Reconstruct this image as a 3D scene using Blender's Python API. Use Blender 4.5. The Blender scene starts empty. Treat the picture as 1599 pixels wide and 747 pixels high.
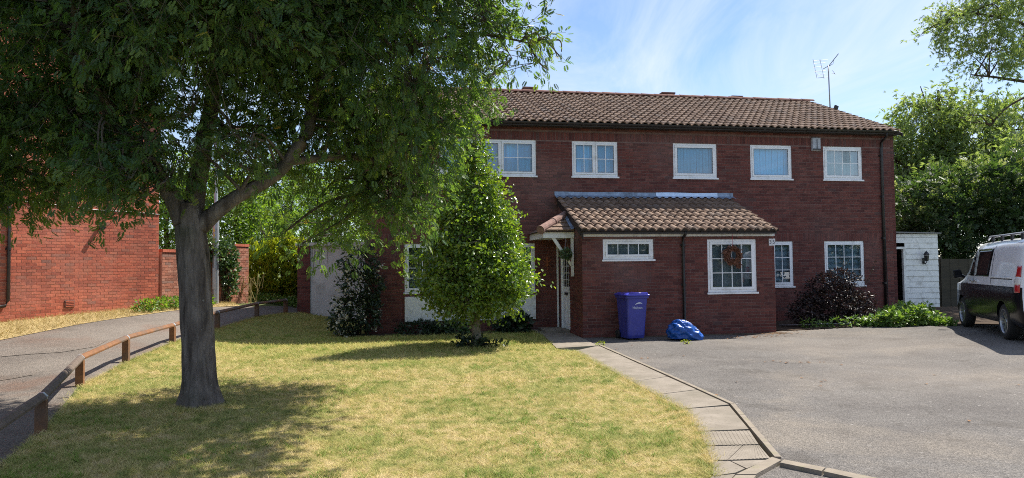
import bpy, bmesh, math, random
import numpy as np
from mathutils import Vector, Matrix, noise as mnoise

random.seed(7)
RNG = np.random.default_rng(7)
sc = bpy.context.scene
COL = sc.collection

# ------------------------------------------------------------------ camera
F_PX, W_PX, H_PX = 1110.0, 1599.0, 747.0
CAM = np.array([0.0, 0.0, 1.67])
PITCH, ROLL = math.atan(43.5 / F_PX), -0.010
cam_data = bpy.data.cameras.new("camera")
cam = bpy.data.objects.new("camera", cam_data)
COL.objects.link(cam)
cam_data.sensor_fit = 'HORIZONTAL'
cam_data.sensor_width = 36.0
cam_data.lens = 36.0 * F_PX / W_PX
cam_data.clip_start = 0.05
cam_data.clip_end = 3000
CROT = Matrix.Rotation(math.pi / 2 + PITCH, 3, 'X') @ Matrix.Rotation(ROLL, 3, 'Z')
cam.matrix_world = Matrix.Translation(Vector(CAM)) @ CROT.to_4x4()
sc.camera = cam

# ------------------------------------------------------------------ sky and sun
SUN_TO = Vector((0.56, 0.42, 1.0)).normalized()
world = bpy.data.worlds.new("World")
sc.world = world
world.use_nodes = True
wn, wl = world.node_tree.nodes, world.node_tree.links
wn.clear()
wo = wn.new('ShaderNodeOutputWorld')
bg = wn.new('ShaderNodeBackground')
bg.inputs['Strength'].default_value = 0.10
sky = wn.new('ShaderNodeTexSky')
sky.sky_type = 'NISHITA'
sky.sun_disc = False
sky.sun_elevation = math.asin(SUN_TO.z)
sky.sun_rotation = math.atan2(SUN_TO.x, SUN_TO.y)
sky.air_density = 1.0
sky.dust_density = 0.5
sky.ozone_density = 4.0
tc = wn.new('ShaderNodeTexCoord')
sep = wn.new('ShaderNodeSeparateXYZ')
wl.new(tc.outputs['Generated'], sep.inputs[0])
zadd = wn.new('ShaderNodeMath'); zadd.operation = 'ADD'; zadd.inputs[1].default_value = 0.12
wl.new(sep.outputs['Z'], zadd.inputs[0])
zmax = wn.new('ShaderNodeMath'); zmax.operation = 'MAXIMUM'; zmax.inputs[1].default_value = 0.05
wl.new(zadd.outputs[0], zmax.inputs[0])
dx = wn.new('ShaderNodeMath'); dx.operation = 'DIVIDE'
dy = wn.new('ShaderNodeMath'); dy.operation = 'DIVIDE'
wl.new(sep.outputs['X'], dx.inputs[0]); wl.new(zmax.outputs[0], dx.inputs[1])
wl.new(sep.outputs['Y'], dy.inputs[0]); wl.new(zmax.outputs[0], dy.inputs[1])
comb = wn.new('ShaderNodeCombineXYZ')
wl.new(dx.outputs[0], comb.inputs[0]); wl.new(dy.outputs[0], comb.inputs[1])
mp = wn.new('ShaderNodeMapping')
mp.inputs['Rotation'].default_value = (0, 0, math.radians(28))
mp.inputs['Scale'].default_value = (1.5, 0.55, 1)
mp.inputs['Location'].default_value = (3.1, 1.4, 0)
wl.new(comb.outputs[0], mp.inputs[0])
cn = wn.new('ShaderNodeTexNoise')
cn.inputs['Scale'].default_value = 1.15
cn.inputs['Detail'].default_value = 8
cn.inputs['Roughness'].default_value = 0.64
cn.inputs['Distortion'].default_value = 0.8
wl.new(mp.outputs[0], cn.inputs['Vector'])
cr = wn.new('ShaderNodeMapRange')
cr.inputs['From Min'].default_value = 0.36
cr.inputs['From Max'].default_value = 0.74
cr.inputs['To Max'].default_value = 0.85
wl.new(cn.outputs['Fac'], cr.inputs['Value'])
cm = wn.new('ShaderNodeMix'); cm.data_type = 'RGBA'
wl.new(cr.outputs[0], cm.inputs['Factor'])
wl.new(sky.outputs[0], cm.inputs['A'])
cm.inputs['B'].default_value = (5.4, 5.9, 7.2, 1)
wl.new(cm.outputs['Result'], bg.inputs['Color'])
wl.new(bg.outputs[0], wo.inputs['Surface'])

sun_d = bpy.data.lights.new("sun", 'SUN')
sun_d.energy = 5.0
sun_d.angle = math.radians(0.53)
sun_d.color = (1.0, 0.95, 0.86)
sun = bpy.data.objects.new("sun", sun_d)
COL.objects.link(sun)
sun.location = (20, 10, 40)
sun.rotation_euler = (-SUN_TO).to_track_quat('-Z', 'Y').to_euler()

sc.view_settings.view_transform = 'Standard'
sc.view_settings.look = 'None'
sc.view_settings.gamma = 1
sc.view_settings.use_curve_mapping = False
sc.view_settings.exposure = 0.80
sc.render.engine = 'CYCLES'
sc.cycles.use_denoising = False
sc.cycles.pixel_filter_type = 'BLACKMAN_HARRIS'
sc.cycles.filter_width = 1.0
sc.cycles.max_bounces = 8
sc.cycles.transparent_max_bounces = 16
sc.cycles.sample_clamp_indirect = 6

# ------------------------------------------------------------------ pixel helpers and terrain
def sm(x):
    x = np.clip(x, 0, 1)
    return x * x * (3 - 2 * x)

def ground(X, Y):
    return (.65 * sm((-X - 5) / 4.5) * sm((Y - 7) / 13)
            + .18 * sm((X - 6) / 3.5) * sm((Y - 9) / 4)
            + .2 * sm((X - 9) / 3) * sm((Y - 17) / 3))

def ray(px, py):
    return np.array(CROT @ Vector(((px - W_PX / 2) / F_PX, (H_PX / 2 - py) / F_PX, -1)))

def on_ground(px, py):
    """the point of the terrain that a photo pixel shows"""
    r = ray(px, py)
    t = np.arange(1, 20000) * 0.004
    P = CAM[None, :] + t[:, None] * r[None, :]
    below = np.nonzero(P[:, 2] < ground(P[:, 0], P[:, 1]))[0]
    return P[below[0]]

# ------------------------------------------------------------------ materials
def new_mat(name):
    m = bpy.data.materials.new(name)
    m.use_nodes = True
    nt = m.node_tree
    b = nt.nodes['Principled BSDF']
    return m, nt, b

def N(nt, t, **kw):
    n = nt.nodes.new(t)
    for k, v in kw.items():
        if k in n.inputs:
            n.inputs[k].default_value = v
        else:
            setattr(n, k, v)
    return n

def rgba(c):
    return (c[0], c[1], c[2], 1)

def ramp(nt, fac, stops):
    r = nt.nodes.new('ShaderNodeValToRGB')
    e = r.color_ramp.elements
    e[0].position, e[0].color = stops[0][0], rgba(stops[0][1])
    e[1].position, e[1].color = stops[-1][0], rgba(stops[-1][1])
    for p, c in stops[1:-1]:
        x = e.new(p); x.color = rgba(c)
    nt.links.new(fac, r.inputs[0])
    return r.outputs[0]

def mix(nt, fac, a, b, blend='MIX'):
    m = nt.nodes.new('ShaderNodeMix'); m.data_type = 'RGBA'; m.blend_type = blend
    for sock, v in ((m.inputs['Factor'], fac), (m.inputs['A'], a), (m.inputs['B'], b)):
        if isinstance(v, (int, float)):
            sock.default_value = v
        elif isinstance(v, tuple):
            sock.default_value = rgba(v)
        else:
            nt.links.new(v, sock)
    return m.outputs['Result']

def noise_fac(nt, scale, detail=4, rough=.55, coord='Object', stretch=None, lo=None, hi=None, dist=0.0):
    t = nt.nodes.new('ShaderNodeTexCoord')
    out = t.outputs[coord]
    if coord == 'Position':
        out = nt.nodes.new('ShaderNodeNewGeometry').outputs['Position']
    if stretch:
        m = nt.nodes.new('ShaderNodeMapping'); m.inputs['Scale'].default_value = stretch
        nt.links.new(out, m.inputs[0]); out = m.outputs[0]
    n = nt.nodes.new('ShaderNodeTexNoise')
    n.inputs['Scale'].default_value = scale; n.inputs['Detail'].default_value = detail
    n.inputs['Roughness'].default_value = rough; n.inputs['Distortion'].default_value = dist
    nt.links.new(out, n.inputs['Vector'])
    o = n.outputs['Fac']
    if lo is not None:
        r = nt.nodes.new('ShaderNodeMapRange')
        r.inputs['From Min'].default_value = lo; r.inputs['From Max'].default_value = hi
        nt.links.new(o, r.inputs['Value']); o = r.outputs[0]
    return o

def world_noise(nt, scale, detail=4, lo=None, hi=None, rough=.55, dist=0.0, stretch=None):
    g = nt.nodes.new('ShaderNodeNewGeometry')
    out = g.outputs['Position']
    if stretch:
        m = nt.nodes.new('ShaderNodeMapping'); m.inputs['Scale'].default_value = stretch
        nt.links.new(out, m.inputs[0]); out = m.outputs[0]
    n = nt.nodes.new('ShaderNodeTexNoise')
    n.inputs['Scale'].default_value = scale; n.inputs['Detail'].default_value = detail
    n.inputs['Roughness'].default_value = rough; n.inputs['Distortion'].default_value = dist
    nt.links.new(out, n.inputs['Vector'])
    o = n.outputs['Fac']
    if lo is not None:
        r = nt.nodes.new('ShaderNodeMapRange')
        r.inputs['From Min'].default_value = lo; r.inputs['From Max'].default_value = hi
        nt.links.new(o, r.inputs['Value']); o = r.outputs[0]
    return o

def bump(nt, b, height, strength=.3, dist=.01):
    n = nt.nodes.new('ShaderNodeBump')
    n.inputs['Strength'].default_value = strength; n.inputs['Distance'].default_value = dist
    nt.links.new(height, n.inputs['Height'])
    nt.links.new(n.outputs[0], b.inputs['Normal'])

def attr(nt, name='rnd'):
    a = nt.nodes.new('ShaderNodeAttribute'); a.attribute_name = name
    return a.outputs['Fac']

def simple(name, col, rough=.6, metal=0.0, var=.12, vscale=6, spec=.5, bumpy=0.0, bscale=60, dirt=None):
    m, nt, b = new_mat(name)
    f = world_noise(nt, vscale, 5, .3, .7)
    c2 = tuple(min(1, x * (1 - var)) for x in col); c1 = tuple(min(1, x * (1 + var)) for x in col)
    c = mix(nt, f, c2, c1)
    if dirt:
        c = mix(nt, world_noise(nt, dirt[1], 6, .52, .75), c, dirt[0])
    nt.links.new(c, b.inputs['Base Color'])
    b.inputs['Roughness'].default_value = rough
    b.inputs['Metallic'].default_value = metal
    b.inputs['Specular IOR Level'].default_value = spec
    if bumpy:
        bump(nt, b, world_noise(nt, bscale, 4), bumpy, .01)
    return m

def brick_mat(name, stops, patch=None):
    m, nt, b = new_mat(name)
    c = ramp(nt, attr(nt), stops)
    c = mix(nt, world_noise(nt, 25, 5, .35, .75), c, mix(nt, .45, c, (.02, .012, .012)))
    c = mix(nt, world_noise(nt, .9, 4, .5, .75), c, mix(nt, .30, c, (.055, .04, .04)))
    c = mix(nt, world_noise(nt, 2.2, 6, .55, .78, stretch=(1, 1, .18)), c, mix(nt, .35, c, (.04, .03, .03)))
    c = mix(nt, world_noise(nt, .5, 4, .52, .7), c, mix(nt, .12, c, (.5, .42, .38)))
    if patch:
        c = mix(nt, world_noise(nt, 1.7, 6, .58, .74), c, mix(nt, .5, c, patch))
    nt.links.new(c, b.inputs['Base Color'])
    b.inputs['Roughness'].default_value = .88
    b.inputs['Specular IOR Level'].default_value = .25
    bump(nt, b, world_noise(nt, 90, 5), .5, .006)
    return m

M = {}
M['brick_dark'] = brick_mat('brick_dark', [(0, (.105, .037, .033)), (.15, (.148, .050, .042)), (.5, (.178, .058, .046)), (.82, (.21, .070, .055)), (.95, (.225, .085, .067)), (1, (.12, .066, .060))])
M['brick_red'] = brick_mat('brick_red', [(0, (.36, .095, .058)), (.35, (.50, .135, .080)), (.75, (.57, .165, .095)), (.93, (.45, .15, .095)), (1, (.28, .13, .10))], (.26, .14, .10))
M['brick_old'] = brick_mat('brick_old', [(0, (.28, .12, .08)), (.4, (.43, .165, .105)), (.8, (.50, .24, .165)), (1, (.22, .14, .115))], (.28, .23, .19))
M['mortar'] = simple('mortar', (.195, .125, .11), .95, var=.25, vscale=9, spec=.1, bumpy=.4)
M['mortar_red'] = simple('mortar_red', (.58, .30, .21), .95, var=.2, vscale=9, spec=.1, bumpy=.4)

def tile_mat():
    m, nt, b = new_mat('roof_tile')
    c = ramp(nt, attr(nt), [(0, (.155, .102, .074)), (.4, (.215, .145, .103)), (.8, (.275, .192, .140)), (1, (.17, .134, .112))])
    c = mix(nt, world_noise(nt, 14, 6, .48, .74), c, (.13, .095, .08))
    c = mix(nt, world_noise(nt, 45, 3, .62, .72), c, (.34, .31, .26))
    nt.links.new(c, b.inputs['Base Color'])
    b.inputs['Roughness'].default_value = .9
    b.inputs['Specular IOR Level'].default_value = .2
    bump(nt, b, world_noise(nt, 70, 5), .5, .006)
    return m
M['tile'] = tile_mat()
M['ridge'] = simple('ridge_clay', (.20, .10, .08), .9, var=.3, vscale=12, spec=.2, bumpy=.4, dirt=((.10, .09, .08), 8))
M['hip'] = simple('hip_clay', (.27, .165, .135), .9, var=.25, vscale=12, spec=.2, bumpy=.4, dirt=((.12, .10, .09), 10))
M['upvc'] = simple('white_upvc', (.88, .89, .90), .35, var=.03, vscale=3, dirt=((.66, .66, .64), 5))
M['paint'] = simple('white_paint', (.82, .82, .79), .6, var=.06, vscale=6, bumpy=.1, dirt=((.50, .48, .43), 7))
M['gutter'] = simple('gutter_plastic', (.022, .018, .017), .45, var=.2)
M['lead'] = simple('lead_flashing', (.27, .34, .44), .55, metal=.35, var=.3, vscale=7, bumpy=.3, bscale=20, dirt=((.11, .13, .17), 5))
M['lead_new'] = simple('lead_new', (.58, .70, .86), .45, metal=.35, var=.12, vscale=7, bumpy=.2, bscale=20)
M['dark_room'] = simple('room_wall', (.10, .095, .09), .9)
M['soffit'] = simple('dark_soffit', (.035, .028, .025), .7)

def fabric(name, col, var=.2):
    m, nt, b = new_mat(name)
    c = mix(nt, world_noise(nt, 30, 3, .3, .7, stretch=(1, 1, .05)), col, tuple(x * (1 - var) for x in col))
    b.inputs['Roughness'].default_value = .9
    nt.links.new(c, b.inputs['Base Color'])
    return m
M['curtain_sky_tint'] = fabric('curtain_sky_tint', (.16, .56, .82))  # blue of the sky mirrored in the panes, put into the cloth colour
M['blind_sky_tint'] = fabric('blind_sky_tint', (.30, .64, .84))  # pale blue painted in for the sky reflection on the pane
M['net'] = fabric('net_curtain', (.52, .50, .44))
M['blind_grey'] = fabric('blind_grey', (.40, .44, .46))
M['dim'] = fabric('dim_backing', (.26, .24, .23))

def glass_mat(name, tint, refl):
    m, nt, b = new_mat(name)
    nt.nodes.remove(b)
    out = nt.nodes['Material Output']
    tr = N(nt, 'ShaderNodeBsdfTransparent'); tr.inputs[0].default_value = rgba(tint)
    gl = N(nt, 'ShaderNodeBsdfGlossy'); gl.inputs['Roughness'].default_value = .015
    gl.inputs[0].default_value = (1, 1, 1, 1)
    lw = N(nt, 'ShaderNodeFresnel'); lw.inputs[0].default_value = 1.5
    ad = N(nt, 'ShaderNodeMath', operation='MULTIPLY_ADD')
    nt.links.new(lw.outputs[0], ad.inputs[0]); ad.inputs[1].default_value = 1.8; ad.inputs[2].default_value = refl
    ad.use_clamp = True
    mx = N(nt, 'ShaderNodeMixShader')
    nt.links.new(ad.outputs[0], mx.inputs[0]); nt.links.new(tr.outputs[0], mx.inputs[1]); nt.links.new(gl.outputs[0], mx.inputs[2])
    nt.links.new(mx.outputs[0], out.inputs[0])
    return m
M['glass'] = glass_mat('window_glass', (.74, .92, 1.0), .06)  # bluish tint stands in for part of the sky reflection
M['van_glass'] = glass_mat('van_glass', (.12, .13, .14), .04)

def leaf_mat(name, stops, trans=.35, tcol=(1.25, 1.3, .5), rough=.45, spec=.5, gain=1.0):
    m, nt, b = new_mat(name)
    out = nt.nodes['Material Output']
    c = ramp(nt, attr(nt), stops)
    nt.links.new(c, b.inputs['Base Color'])
    b.inputs['Roughness'].default_value = rough
    b.inputs['Specular IOR Level'].default_value = spec
    t = N(nt, 'ShaderNodeBsdfTranslucent')
    tc_ = mix(nt, 1.0, c, tcol, 'MULTIPLY')
    nt.links.new(tc_, t.inputs[0])
    ms = N(nt, 'ShaderNodeMixShader'); ms.inputs[0].default_value = trans
    nt.links.new(b.outputs[0], ms.inputs[1]); nt.links.new(t.outputs[0], ms.inputs[2])
    nt.links.new(ms.outputs[0], out.inputs[0])
    return m
G1, G2, G3 = (.035, .075, .022), (.055, .11, .028), (.09, .15, .035)
M['leaf_rowan'] = leaf_mat('leaf_rowan', [(0, (.034, .083, .047)), (.5, (.058, .118, .048)), (.93, (.11, .175, .05)), (1, (.30, .23, .10))], .46, (3.5, 3.0, .8))
M['leaf_holly'] = leaf_mat('leaf_holly', [(0, (.055, .115, .03)), (.5, (.10, .18, .038)), (.9, (.18, .25, .055)), (1, (.30, .33, .10))], .34, (2.7, 2.5, .5), .30, .6)
M['leaf_back'] = leaf_mat('leaf_back', [(0, (.06, .12, .03)), (.5, (.10, .19, .04)), (1, (.18, .26, .06))], .5, (2.3, 2.1, .6))
M['leaf_willow'] = leaf_mat('leaf_willow', [(0, (.11, .16, .065)), (.5, (.19, .26, .10)), (1, (.36, .40, .26))], .45, (2.0, 2.0, .8))
M['leaf_elder'] = leaf_mat('leaf_elder', [(0, (.03, .058, .024)), (.5, (.05, .09, .036)), (.85, (.085, .13, .05)), (1, (.24, .26, .16))], .35, (2.0, 2.1, .7))
M['leaf_gold'] = leaf_mat('leaf_gold', [(0, (.13, .18, .03)), (.5, (.24, .30, .04)), (1, (.40, .44, .06))], .5, (2.0, 1.9, .6), .7, .2)
M['leaf_ivy'] = leaf_mat('leaf_ivy', [(0, (.04, .085, .03)), (.6, (.075, .14, .045)), (1, (.15, .20, .10))], .20, (1.3, 1.4, .5), .3, .6)
M['leaf_dark'] = leaf_mat('leaf_dark', [(0, (.018, .032, .018)), (.6, (.03, .055, .025)), (1, (.06, .09, .04))], .2, (1.2, 1.3, .6))
M['leaf_purple'] = leaf_mat('leaf_purple', [(0, (.018, .013, .014)), (.6, (.035, .022, .022)), (1, (.06, .045, .035))], .18, (1.3, .9, .7))
M['leaf_weed'] = leaf_mat('leaf_weed', [(0, (.08, .16, .035)), (.5, (.15, .26, .06)), (.9, (.22, .32, .08)), (1, (.34, .38, .20))], .35, (1.3, 1.3, .5))
M['petal'] = leaf_mat('petal', [(0, (.55, .52, .38)), (1, (.72, .70, .60))], .3, (1, 1, .9))
M['straw'] = leaf_mat('straw', [(0, (.30, .23, .09)), (1, (.52, .42, .20))], .3, (1, 1, .8), .8, .2)
M['twig'] = leaf_mat('wreath_twig', [(0, (.16, .075, .045)), (1, (.32, .15, .10))], .1, (1, 1, 1), .8, .2)
M['dead_leaf'] = leaf_mat('dead_leaf', [(0, (.20, .09, .04)), (1, (.36, .20, .09))], .2, (1, 1, 1), .8, .2)

def bark(name, a, b_, scale=8):
    m, nt, b = new_mat(name)
    f = world_noise(nt, scale, 7, .3, .72, stretch=(1, 1, .22), dist=.6)
    c = mix(nt, f, a, b_)
    c = mix(nt, world_noise(nt, 26, 4, .66, .74), c, (.30, .29, .25))
    c = mix(nt, world_noise(nt, 2.2, 4, .5, .7), c, mix(nt, .55, c, (.05, .06, .035)))
    c = mix(nt, world_noise(nt, 8, 5, .60, .68, stretch=(1, 1, .16), dist=.5), c, mix(nt, .55, c, (.022, .018, .015)))
    nt.links.new(c, b.inputs['Base Color'])
    b.inputs['Roughness'].default_value = .95
    b.inputs['Specular IOR Level'].default_value = .15
    h = world_noise(nt, scale * 3, 7, .25, .75, stretch=(1, 1, .2), dist=.8)
    bump(nt, b, h, .8, .03)
    return m
M['bark'] = bark('rowan_bark', (.065, .052, .044), (.24, .205, .18), 9)
M['bark_brown'] = bark('brown_bark', (.05, .035, .025), (.14, .10, .075), 9)
M['bark_pale'] = bark('pale_bark', (.14, .12, .09), (.30, .27, .21), 9)

def wood(name, a, b_, grey=None):
    m, nt, b = new_mat(name)
    f = noise_fac(nt, 14, 6, .6, stretch=(.12, 1, 1), lo=.3, hi=.7)
    c = mix(nt, f, a, b_)
    if grey:
        c = mix(nt, world_noise(nt, 1.6, 5, .46, .62), c, grey)
    nt.links.new(c, b.inputs['Base Color'])
    b.inputs['Roughness'].default_value = .8
    bump(nt, b, f, .4, .006)
    return m
M['rail'] = wood('stained_timber', (.14, .058, .022), (.25, .11, .04), (.12, .08, .055))
M['rail_grey'] = wood('weathered_timber', (.09, .065, .05), (.17, .125, .095))
M['fence_wood'] = wood('fence_wood', (.035, .030, .02), (.065, .052, .034))
M['galv'] = simple('galvanised_steel', (.42, .45, .48), .45, metal=.6, var=.12, vscale=8)
M['yellow'] = simple('yellow_sticker', (.75, .55, .05), .6)
M['render_white'] = simple('painted_panel', (.62, .61, .58), .85, var=.12, vscale=1.6, bumpy=.3, bscale=35, dirt=((.38, .37, .33), 2.2))
M['black_plastic'] = simple('black_plastic', (.02, .02, .022), .4)
M['concrete_roof'] = simple('felt_roof', (.22, .22, .22), .9)
M['terracotta'] = simple('terracotta', (.30, .09, .04), .8)
M['plaque'] = simple('plaque_white', (.75, .74, .74), .3)
M['navy'] = simple('navy_ink', (.03, .02, .06), .5)
M['red_cord'] = simple('red_cord', (.45, .04, .05), .8)
M['alarm'] = simple('alarm_plastic', (.42, .44, .48), .4, var=.2, vscale=14, dirt=((.22, .24, .28), 12))
M['alu'] = simple('aluminium', (.30, .30, .32), .4, metal=.7)

def bin_mat():
    m, nt, b = new_mat('bin_plastic')
    c = mix(nt, world_noise(nt, 3, 5, .3, .7), (.036, .044, .27), (.052, .062, .34))
    c = mix(nt, world_noise(nt, 8, 6, .55, .8, stretch=(1, 1, .3)), c, (.10, .10, .30))
    nt.links.new(c, b.inputs['Base Color'])
    b.inputs['Roughness'].default_value = .38
    bump(nt, b, world_noise(nt, 130, 2), .1, .003)
    return m
M['bin'] = bin_mat()
M['bin_lid'] = simple('bin_lid_plastic', (.05, .055, .40), .16, var=.1)
M['print'] = simple('white_print', (.62, .64, .75), .5)
M['bag'] = simple('blue_plastic', (.008, .075, .33), .36, var=.25, vscale=5)

def paint(name, col, rough=.25, coat=.6, spec=.5):
    m, nt, b = new_mat(name)
    c = mix(nt, world_noise(nt, 3, 4, .35, .7), col, tuple(x * .9 for x in col))
    nt.links.new(c, b.inputs['Base Color'])
    b.inputs['Specular IOR Level'].default_value = spec
    b.inputs['Roughness'].default_value = rough
    b.inputs['Coat Weight'].default_value = coat
    b.inputs['Coat Roughness'].default_value = .04
    return m
M['van_white'] = paint('van_white', (.80, .82, .85))
M['van_black'] = paint('van_black', (.007, .008, .011), .22, .06, .18)
M['tyre'] = simple('tyre_rubber', (.02, .02, .02), .85)
M['alloy'] = simple('alloy_wheel', (.36, .37, .39), .35, metal=.8)
M['red_lamp'] = paint('red_lamp', (.45, .01, .015), .15, 1)
M['clear_lamp'] = paint('clear_lamp', (.75, .72, .70), .15, 1)
M['chrome'] = simple('door_handle_metal', (.5, .5, .52), .3, metal=.7)

def N_mul(nt, sock, k):
    m = N(nt, 'ShaderNodeMath', operation='MULTIPLY'); nt.links.new(sock, m.inputs[0]); m.inputs[1].default_value = k
    return m.outputs[0]

def grass_stops(nt, fine):
    """straw and green patches, set by the place in the lawn"""
    big = world_noise(nt, .8, 5, .46, .58, .6)
    mid = world_noise(nt, 5.5, 6, .38, .64, .72)
    c1 = ramp(nt, mid, [(0, (.74, .60, .32)), (.36, (.65, .52, .225)), (.62, (.47, .43, .125)), (1, (.19, .25, .05))])
    c2 = ramp(nt, mid, [(0, (.58, .50, .21)), (.34, (.43, .42, .12)), (.62, (.28, .33, .07)), (1, (.14, .22, .04))])
    c = mix(nt, N_mul(nt, big, .9), c1, c2)
    # greener towards the house and the footpath, where the soil stays damp
    sp = nt.nodes.new('ShaderNodeSeparateXYZ')
    g_ = nt.nodes.new('ShaderNodeNewGeometry')
    nt.links.new(g_.outputs['Position'], sp.inputs[0])
    mr = N(nt, 'ShaderNodeMapRange'); mr.inputs['From Min'].default_value = 11.5; mr.inputs['From Max'].default_value = 16.5
    nt.links.new(sp.outputs['Y'], mr.inputs['Value'])
    mr.inputs['To Max'].default_value = .7
    c = mix(nt, mr.outputs[0], c, ramp(nt, mid, [(0, (.56, .50, .12)), (.5, (.40, .43, .075)), (1, (.20, .30, .042))]))
    return c

def lawn_mat():
    m, nt, b = new_mat('lawn_ground')
    c = grass_stops(nt, False)
    c = mix(nt, world_noise(nt, 45, 4, .35, .7), mix(nt, .75, c, (.11, .085, .042)), mix(nt, .35, c, (.14, .11, .055)))
    nt.links.new(c, b.inputs['Base Color'])
    b.inputs['Roughness'].default_value = 1
    b.inputs['Specular IOR Level'].default_value = .1
    bump(nt, b, world_noise(nt, 60, 4), .8, .03)
    return m
M['lawn'] = lawn_mat()

def blade_mat():
    m, nt, b = new_mat('grass_blade')
    out = nt.nodes['Material Output']
    c = grass_stops(nt, True)
    r = attr(nt)
    c = mix(nt, r, mix(nt, .26, c, (.80, .66, .36)), mix(nt, .18, c, (.15, .19, .045)))
    gr = N(nt, 'ShaderNodeMapRange'); gr.inputs['From Min'].default_value = 1.2; gr.inputs['From Max'].default_value = 1.5
    nt.links.new(r, gr.inputs['Value'])
    c = mix(nt, gr.outputs[0], c, (.14, .27, .03))
    nt.links.new(c, b.inputs['Base Color'])
    b.inputs['Roughness'].default_value = .7
    b.inputs['Specular IOR Level'].default_value = .2
    t = N(nt, 'ShaderNodeBsdfTranslucent'); nt.links.new(c, t.inputs[0])
    ms = N(nt, 'ShaderNodeMixShader'); ms.inputs[0].default_value = .3
    nt.links.new(b.outputs[0], ms.inputs[1]); nt.links.new(t.outputs[0], ms.inputs[2])
    nt.links.new(ms.outputs[0], out.inputs[0])
    return m
M['blade'] = blade_mat()

def asphalt(name, a, b_, patch, stone, patch_lo=.52, scale=1.0):
    m, nt, b = new_mat(name)
    c = mix(nt, world_noise(nt, .8, 5, .3, .7), a, b_)
    c = mix(nt, world_noise(nt, .45, 6, patch_lo, patch_lo + .2, .6, .7), c, patch)
    v = N(nt, 'ShaderNodeTexVoronoi'); v.inputs['Scale'].default_value = 80 * scale
    g_ = N(nt, 'ShaderNodeNewGeometry'); nt.links.new(g_.outputs['Position'], v.inputs['Vector'])
    spk = ramp(nt, v.outputs['Color'], [(0, (.42, .42, .42)), (.55, (.97, .97, .97)), (1, (1.6, 1.56, 1.52))])
    c = mix(nt, .75, c, mix(nt, 1.0, c, spk, 'MULTIPLY'))
    v2 = N(nt, 'ShaderNodeTexVoronoi'); v2.inputs['Scale'].default_value = 40 * scale
    nt.links.new(g_.outputs['Position'], v2.inputs['Vector'])
    hit = N(nt, 'ShaderNodeMapRange'); hit.inputs['From Min'].default_value = .90; hit.inputs['From Max'].default_value = .97
    nt.links.new(v2.outputs['Color'], hit.inputs['Value'])
    c = mix(nt, hit.outputs[0], c, stone)
    nz = N(nt, 'ShaderNodeTexNoise'); nz.inputs['Scale'].default_value = 1.1; nz.inputs['Detail'].default_value = 6
    nt.links.new(g_.outputs['Position'], nz.inputs['Vector'])
    warp = mix(nt, .35, g_.outputs['Position'], nz.outputs['Color'], 'ADD')
    vc = N(nt, 'ShaderNodeTexVoronoi', feature='DISTANCE_TO_EDGE'); vc.inputs['Scale'].default_value = .42
    nt.links.new(warp, vc.inputs['Vector'])
    cf = N(nt, 'ShaderNodeMapRange'); cf.inputs['From Min'].default_value = .0015; cf.inputs['From Max'].default_value = .006
    cf.inputs['To Min'].default_value = .16; cf.inputs['To Max'].default_value = 0
    nt.links.new(vc.outputs['Distance'], cf.inputs['Value'])
    c = mix(nt, cf.outputs[0], c, (.05, .045, .035))
    c = mix(nt, world_noise(nt, 1.3, 6, .54, .70, .65, .6), c, mix(nt, .45, c, (.06, .05, .04)))
    c = mix(nt, world_noise(nt, .22, 4, .45, .65, .5, .3), c, mix(nt, .25, c, (.34, .29, .24)))
    nt.links.new(c, b.inputs['Base Color'])
    b.inputs['Roughness'].default_value = .92
    b.inputs['Specular IOR Level'].default_value = .2
    bump(nt, b, v.outputs['Distance'], .9, .012)
    return m
M['drive'] = asphalt('driveway_asphalt', (.125, .113, .104), (.18, .166, .152), (.225, .195, .162), (.32, .295, .27))
M['path'] = asphalt('path_asphalt', (.135, .115, .098), (.19, .165, .14), (.15, .088, .062), (.26, .22, .19), .50, .8)
M['worn'] = asphalt('worn_concrete', (.14, .12, .10), (.20, .17, .145), (.12, .085, .065), (.24, .21, .185), .44, .8)

def concrete():
    m, nt, b = new_mat('slab_concrete')
    c = mix(nt, world_noise(nt, 3.5, 6, .3, .7), (.20, .17, .135), (.28, .24, .195))
    c = mix(nt, world_noise(nt, 40, 4, .58, .72), c, (.13, .11, .09))
    c = mix(nt, world_noise(nt, 1.4, 5, .5, .75), c, (.16, .14, .105))
    nt.links.new(c, b.inputs['Base Color'])
    b.inputs['Roughness'].default_value = .9
    b.inputs['Specular IOR Level'].default_value = .2
    bump(nt, b, world_noise(nt, 120, 4), .4, .005)
    return m
M['slab'] = concrete()
M['kerb'] = simple('kerb_concrete', (.25, .21, .165), .9, var=.15, vscale=8, spec=.2, bumpy=.4, bscale=90, dirt=((.22, .20, .12), 9))
M['soil'] = simple('soil', (.075, .055, .04), 1, var=.35, vscale=9, spec=.1, bumpy=.8, bscale=40)
M['litter'] = simple('leaf_litter', (.115, .085, .062), 1, var=.4, vscale=16, spec=.1, bumpy=.8, bscale=50, dirt=((.20, .15, .10), 11))
M['dry_soil'] = simple('dry_ground', (.36, .27, .13), 1, var=.25, vscale=4, spec=.1, bumpy=.8, bscale=40)
M['far_ground'] = simple('far_ground', (.11, .13, .05), 1, var=.3, vscale=.6, spec=.1, bumpy=.6, bscale=20)

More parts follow.
